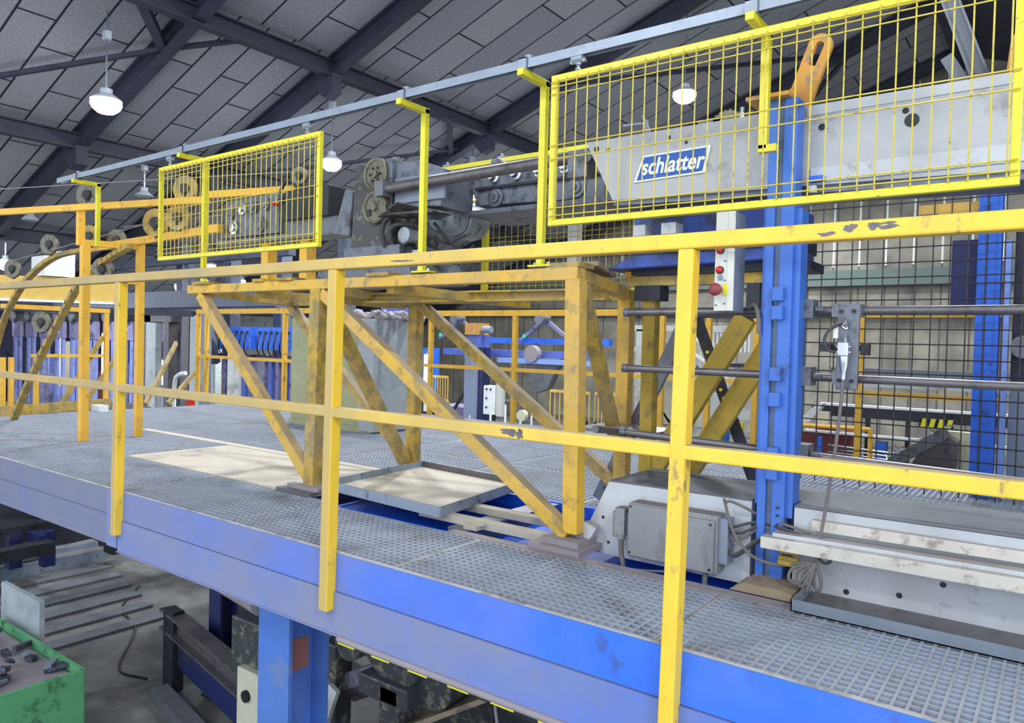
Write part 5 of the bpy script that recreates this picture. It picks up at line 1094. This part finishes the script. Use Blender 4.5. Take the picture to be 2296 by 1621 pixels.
for i in range(12):
    X = -12.7+.44*i; hh = .16 if i < 6 else .03
    tag(MB().box(X-.10, X+.10, -.6, 3.35-.10*i, FZ+.002, FZ+hh).build('floor_rail', 'slab_grey' if i > 5 else 'tray_steel'), OR2[i]+' of the parallel flat rails on the hall floor at lower left', 'rail', 'flat rails on the hall floor')
t = root('roller_conveyor', (-4.9, 1.4, FZ), 'low dark conveyor frame on the floor left of the light blue deck column', 'conveyor')
MB().ibar((-6.35, 1.5, -1.62), (-4.0, 1.05, -1.62), .14, .18, .02).build('side_beam', 'bar_grey', t)
MB().ibar((-6.25, 2.1, -1.62), (-4.0, 1.68, -1.62), .14, .18, .02).build('side_beam', 'bar_grey', t)
MB().bar((-6.1, 1.5, -1.85), (-4.0, 1.09, -1.85), .1, .26).build('lower_beam', 'dark_blue', t)
MB().bar((-6.1, 1.3, FZ+.05), (-4.0, .9, FZ+.05), .14, .10).build('floor_beam', 'slab_grey', t)
for x in (-6.15, -4.6): MB().box(x-.08, x+.08, 1.4-(x+6.15)*.19, 1.5-(x+6.15)*.19, FZ, -1.5).build('leg', 'dark_steel', t)
MB().box(-4.6, -4.25, 1.0, 1.4, -1.45, -1.05).build('gear_housing', 'oily_black', t, bevel=.01)
MB().box(-4.45, -4.20, .95, 1.3, -1.75, -1.35).build('cream_block', 'cream', t, bevel=.01)
MB().cyl((-4.33, .95, -1.52), (-4.33, .93, -1.52), .04, 14).build('bore', 'black', t)
t = root('press_machine', (-2.9, 1.4, FZ), 'dark oily press frame with timber wedge under the deck right of the light blue column', 'machine')
MB().prism([(-3.75, FZ), (-2.4, FZ), (-2.5, -1.3), (-2.9, -.75), (-3.4, -.62), (-3.75, -.8)], 1.7, 2.2).build('rear_frame', 'oily_black', t, bevel=.02)
MB().bar((-3.62, 1.1, -1.0), (-3.62, 1.1, FZ), .16, .14, (0, 1, 0)).bar((-3.75, 1.2, -.75), (-3.45, 1.2, -.80), .16, .14).build('upright', 'oily_black', t, bevel=.01)
MB().bar((-3.35, 1.1, -.82), (-2.95, 1.1, -1.12), .1, .22).build('arm', 'oily_black', t, bevel=.01)
MB().bar((-3.6, 1.15, -1.28), (-3.15, 1.15, -1.05), .08, .10).build('arm', 'oily_grey', t, bevel=.01)
MB().box(-3.12, -2.97, 1.0, 1.15, FZ, -1.1).box(-3.3, -2.9, 1.0, 1.2, -1.2, -1.08).build('upright', 'oily_black', t, bevel=.01)
MB().cyl((-3.40, 1.0, -.92), (-3.40, 1.4, -.92), .12, 18).build('roller', 'oily_black', t, True)
MB().cyl((-2.80, 1.1, -1.05), (-2.80, 1.5, -1.05), .14, 18).build('roller', 'oily_black', t, True)
MB().bar((-3.55, .95, -1.45), (-3.45, .95, -1.2), .03, .08).build('paper_strip', 'off_white', t)
MB().box(-3.9, -1.8, .9, 2.3, FZ, FZ+.25).build('bed', 'dark_blue', t)
MB().box(-2.6, -.6, 1.4, 2.2, FZ+.2, -1.2).build('casing', 'dark_steel', t, bevel=.02)
tag(MB().bar((-3.15, 1.05, -1.42), (-2.35, 1.35, -.98), .16, .03).build('timber_board', 'wood'), 'slanting pale timber board leaning on the dark press under the deck', 'board')
tag(MB().tube([(-2.2, .9, -.9), (-2.12, .85, -1.1), (-2.05, .8, -1.5), (-2.0, .8, FZ+.01)], .008, 6).build('loose_wire', 'lip_grey', None, True), 'thin loose wire hanging down right of the timber board', 'wire')
tag(MB().tube([(-9.0, 2.6, FZ+.01), (-8.4, 2.1, FZ+.01), (-7.7, 1.9, FZ+.01), (-6.9, 1.35, FZ+.01), (-6.5, 1.4, FZ+.01)], .012, 6).build('floor_cable', 'black', None, True), 'thin black cable lying on the hall floor below the post joint', 'cable')

struct(MB().box(-47.9, -27.5, 22.0, 22.2, FZ, 2.6).build('pale_backdrop', 'off_white'))  # pale backdrop added to lighten the far left background
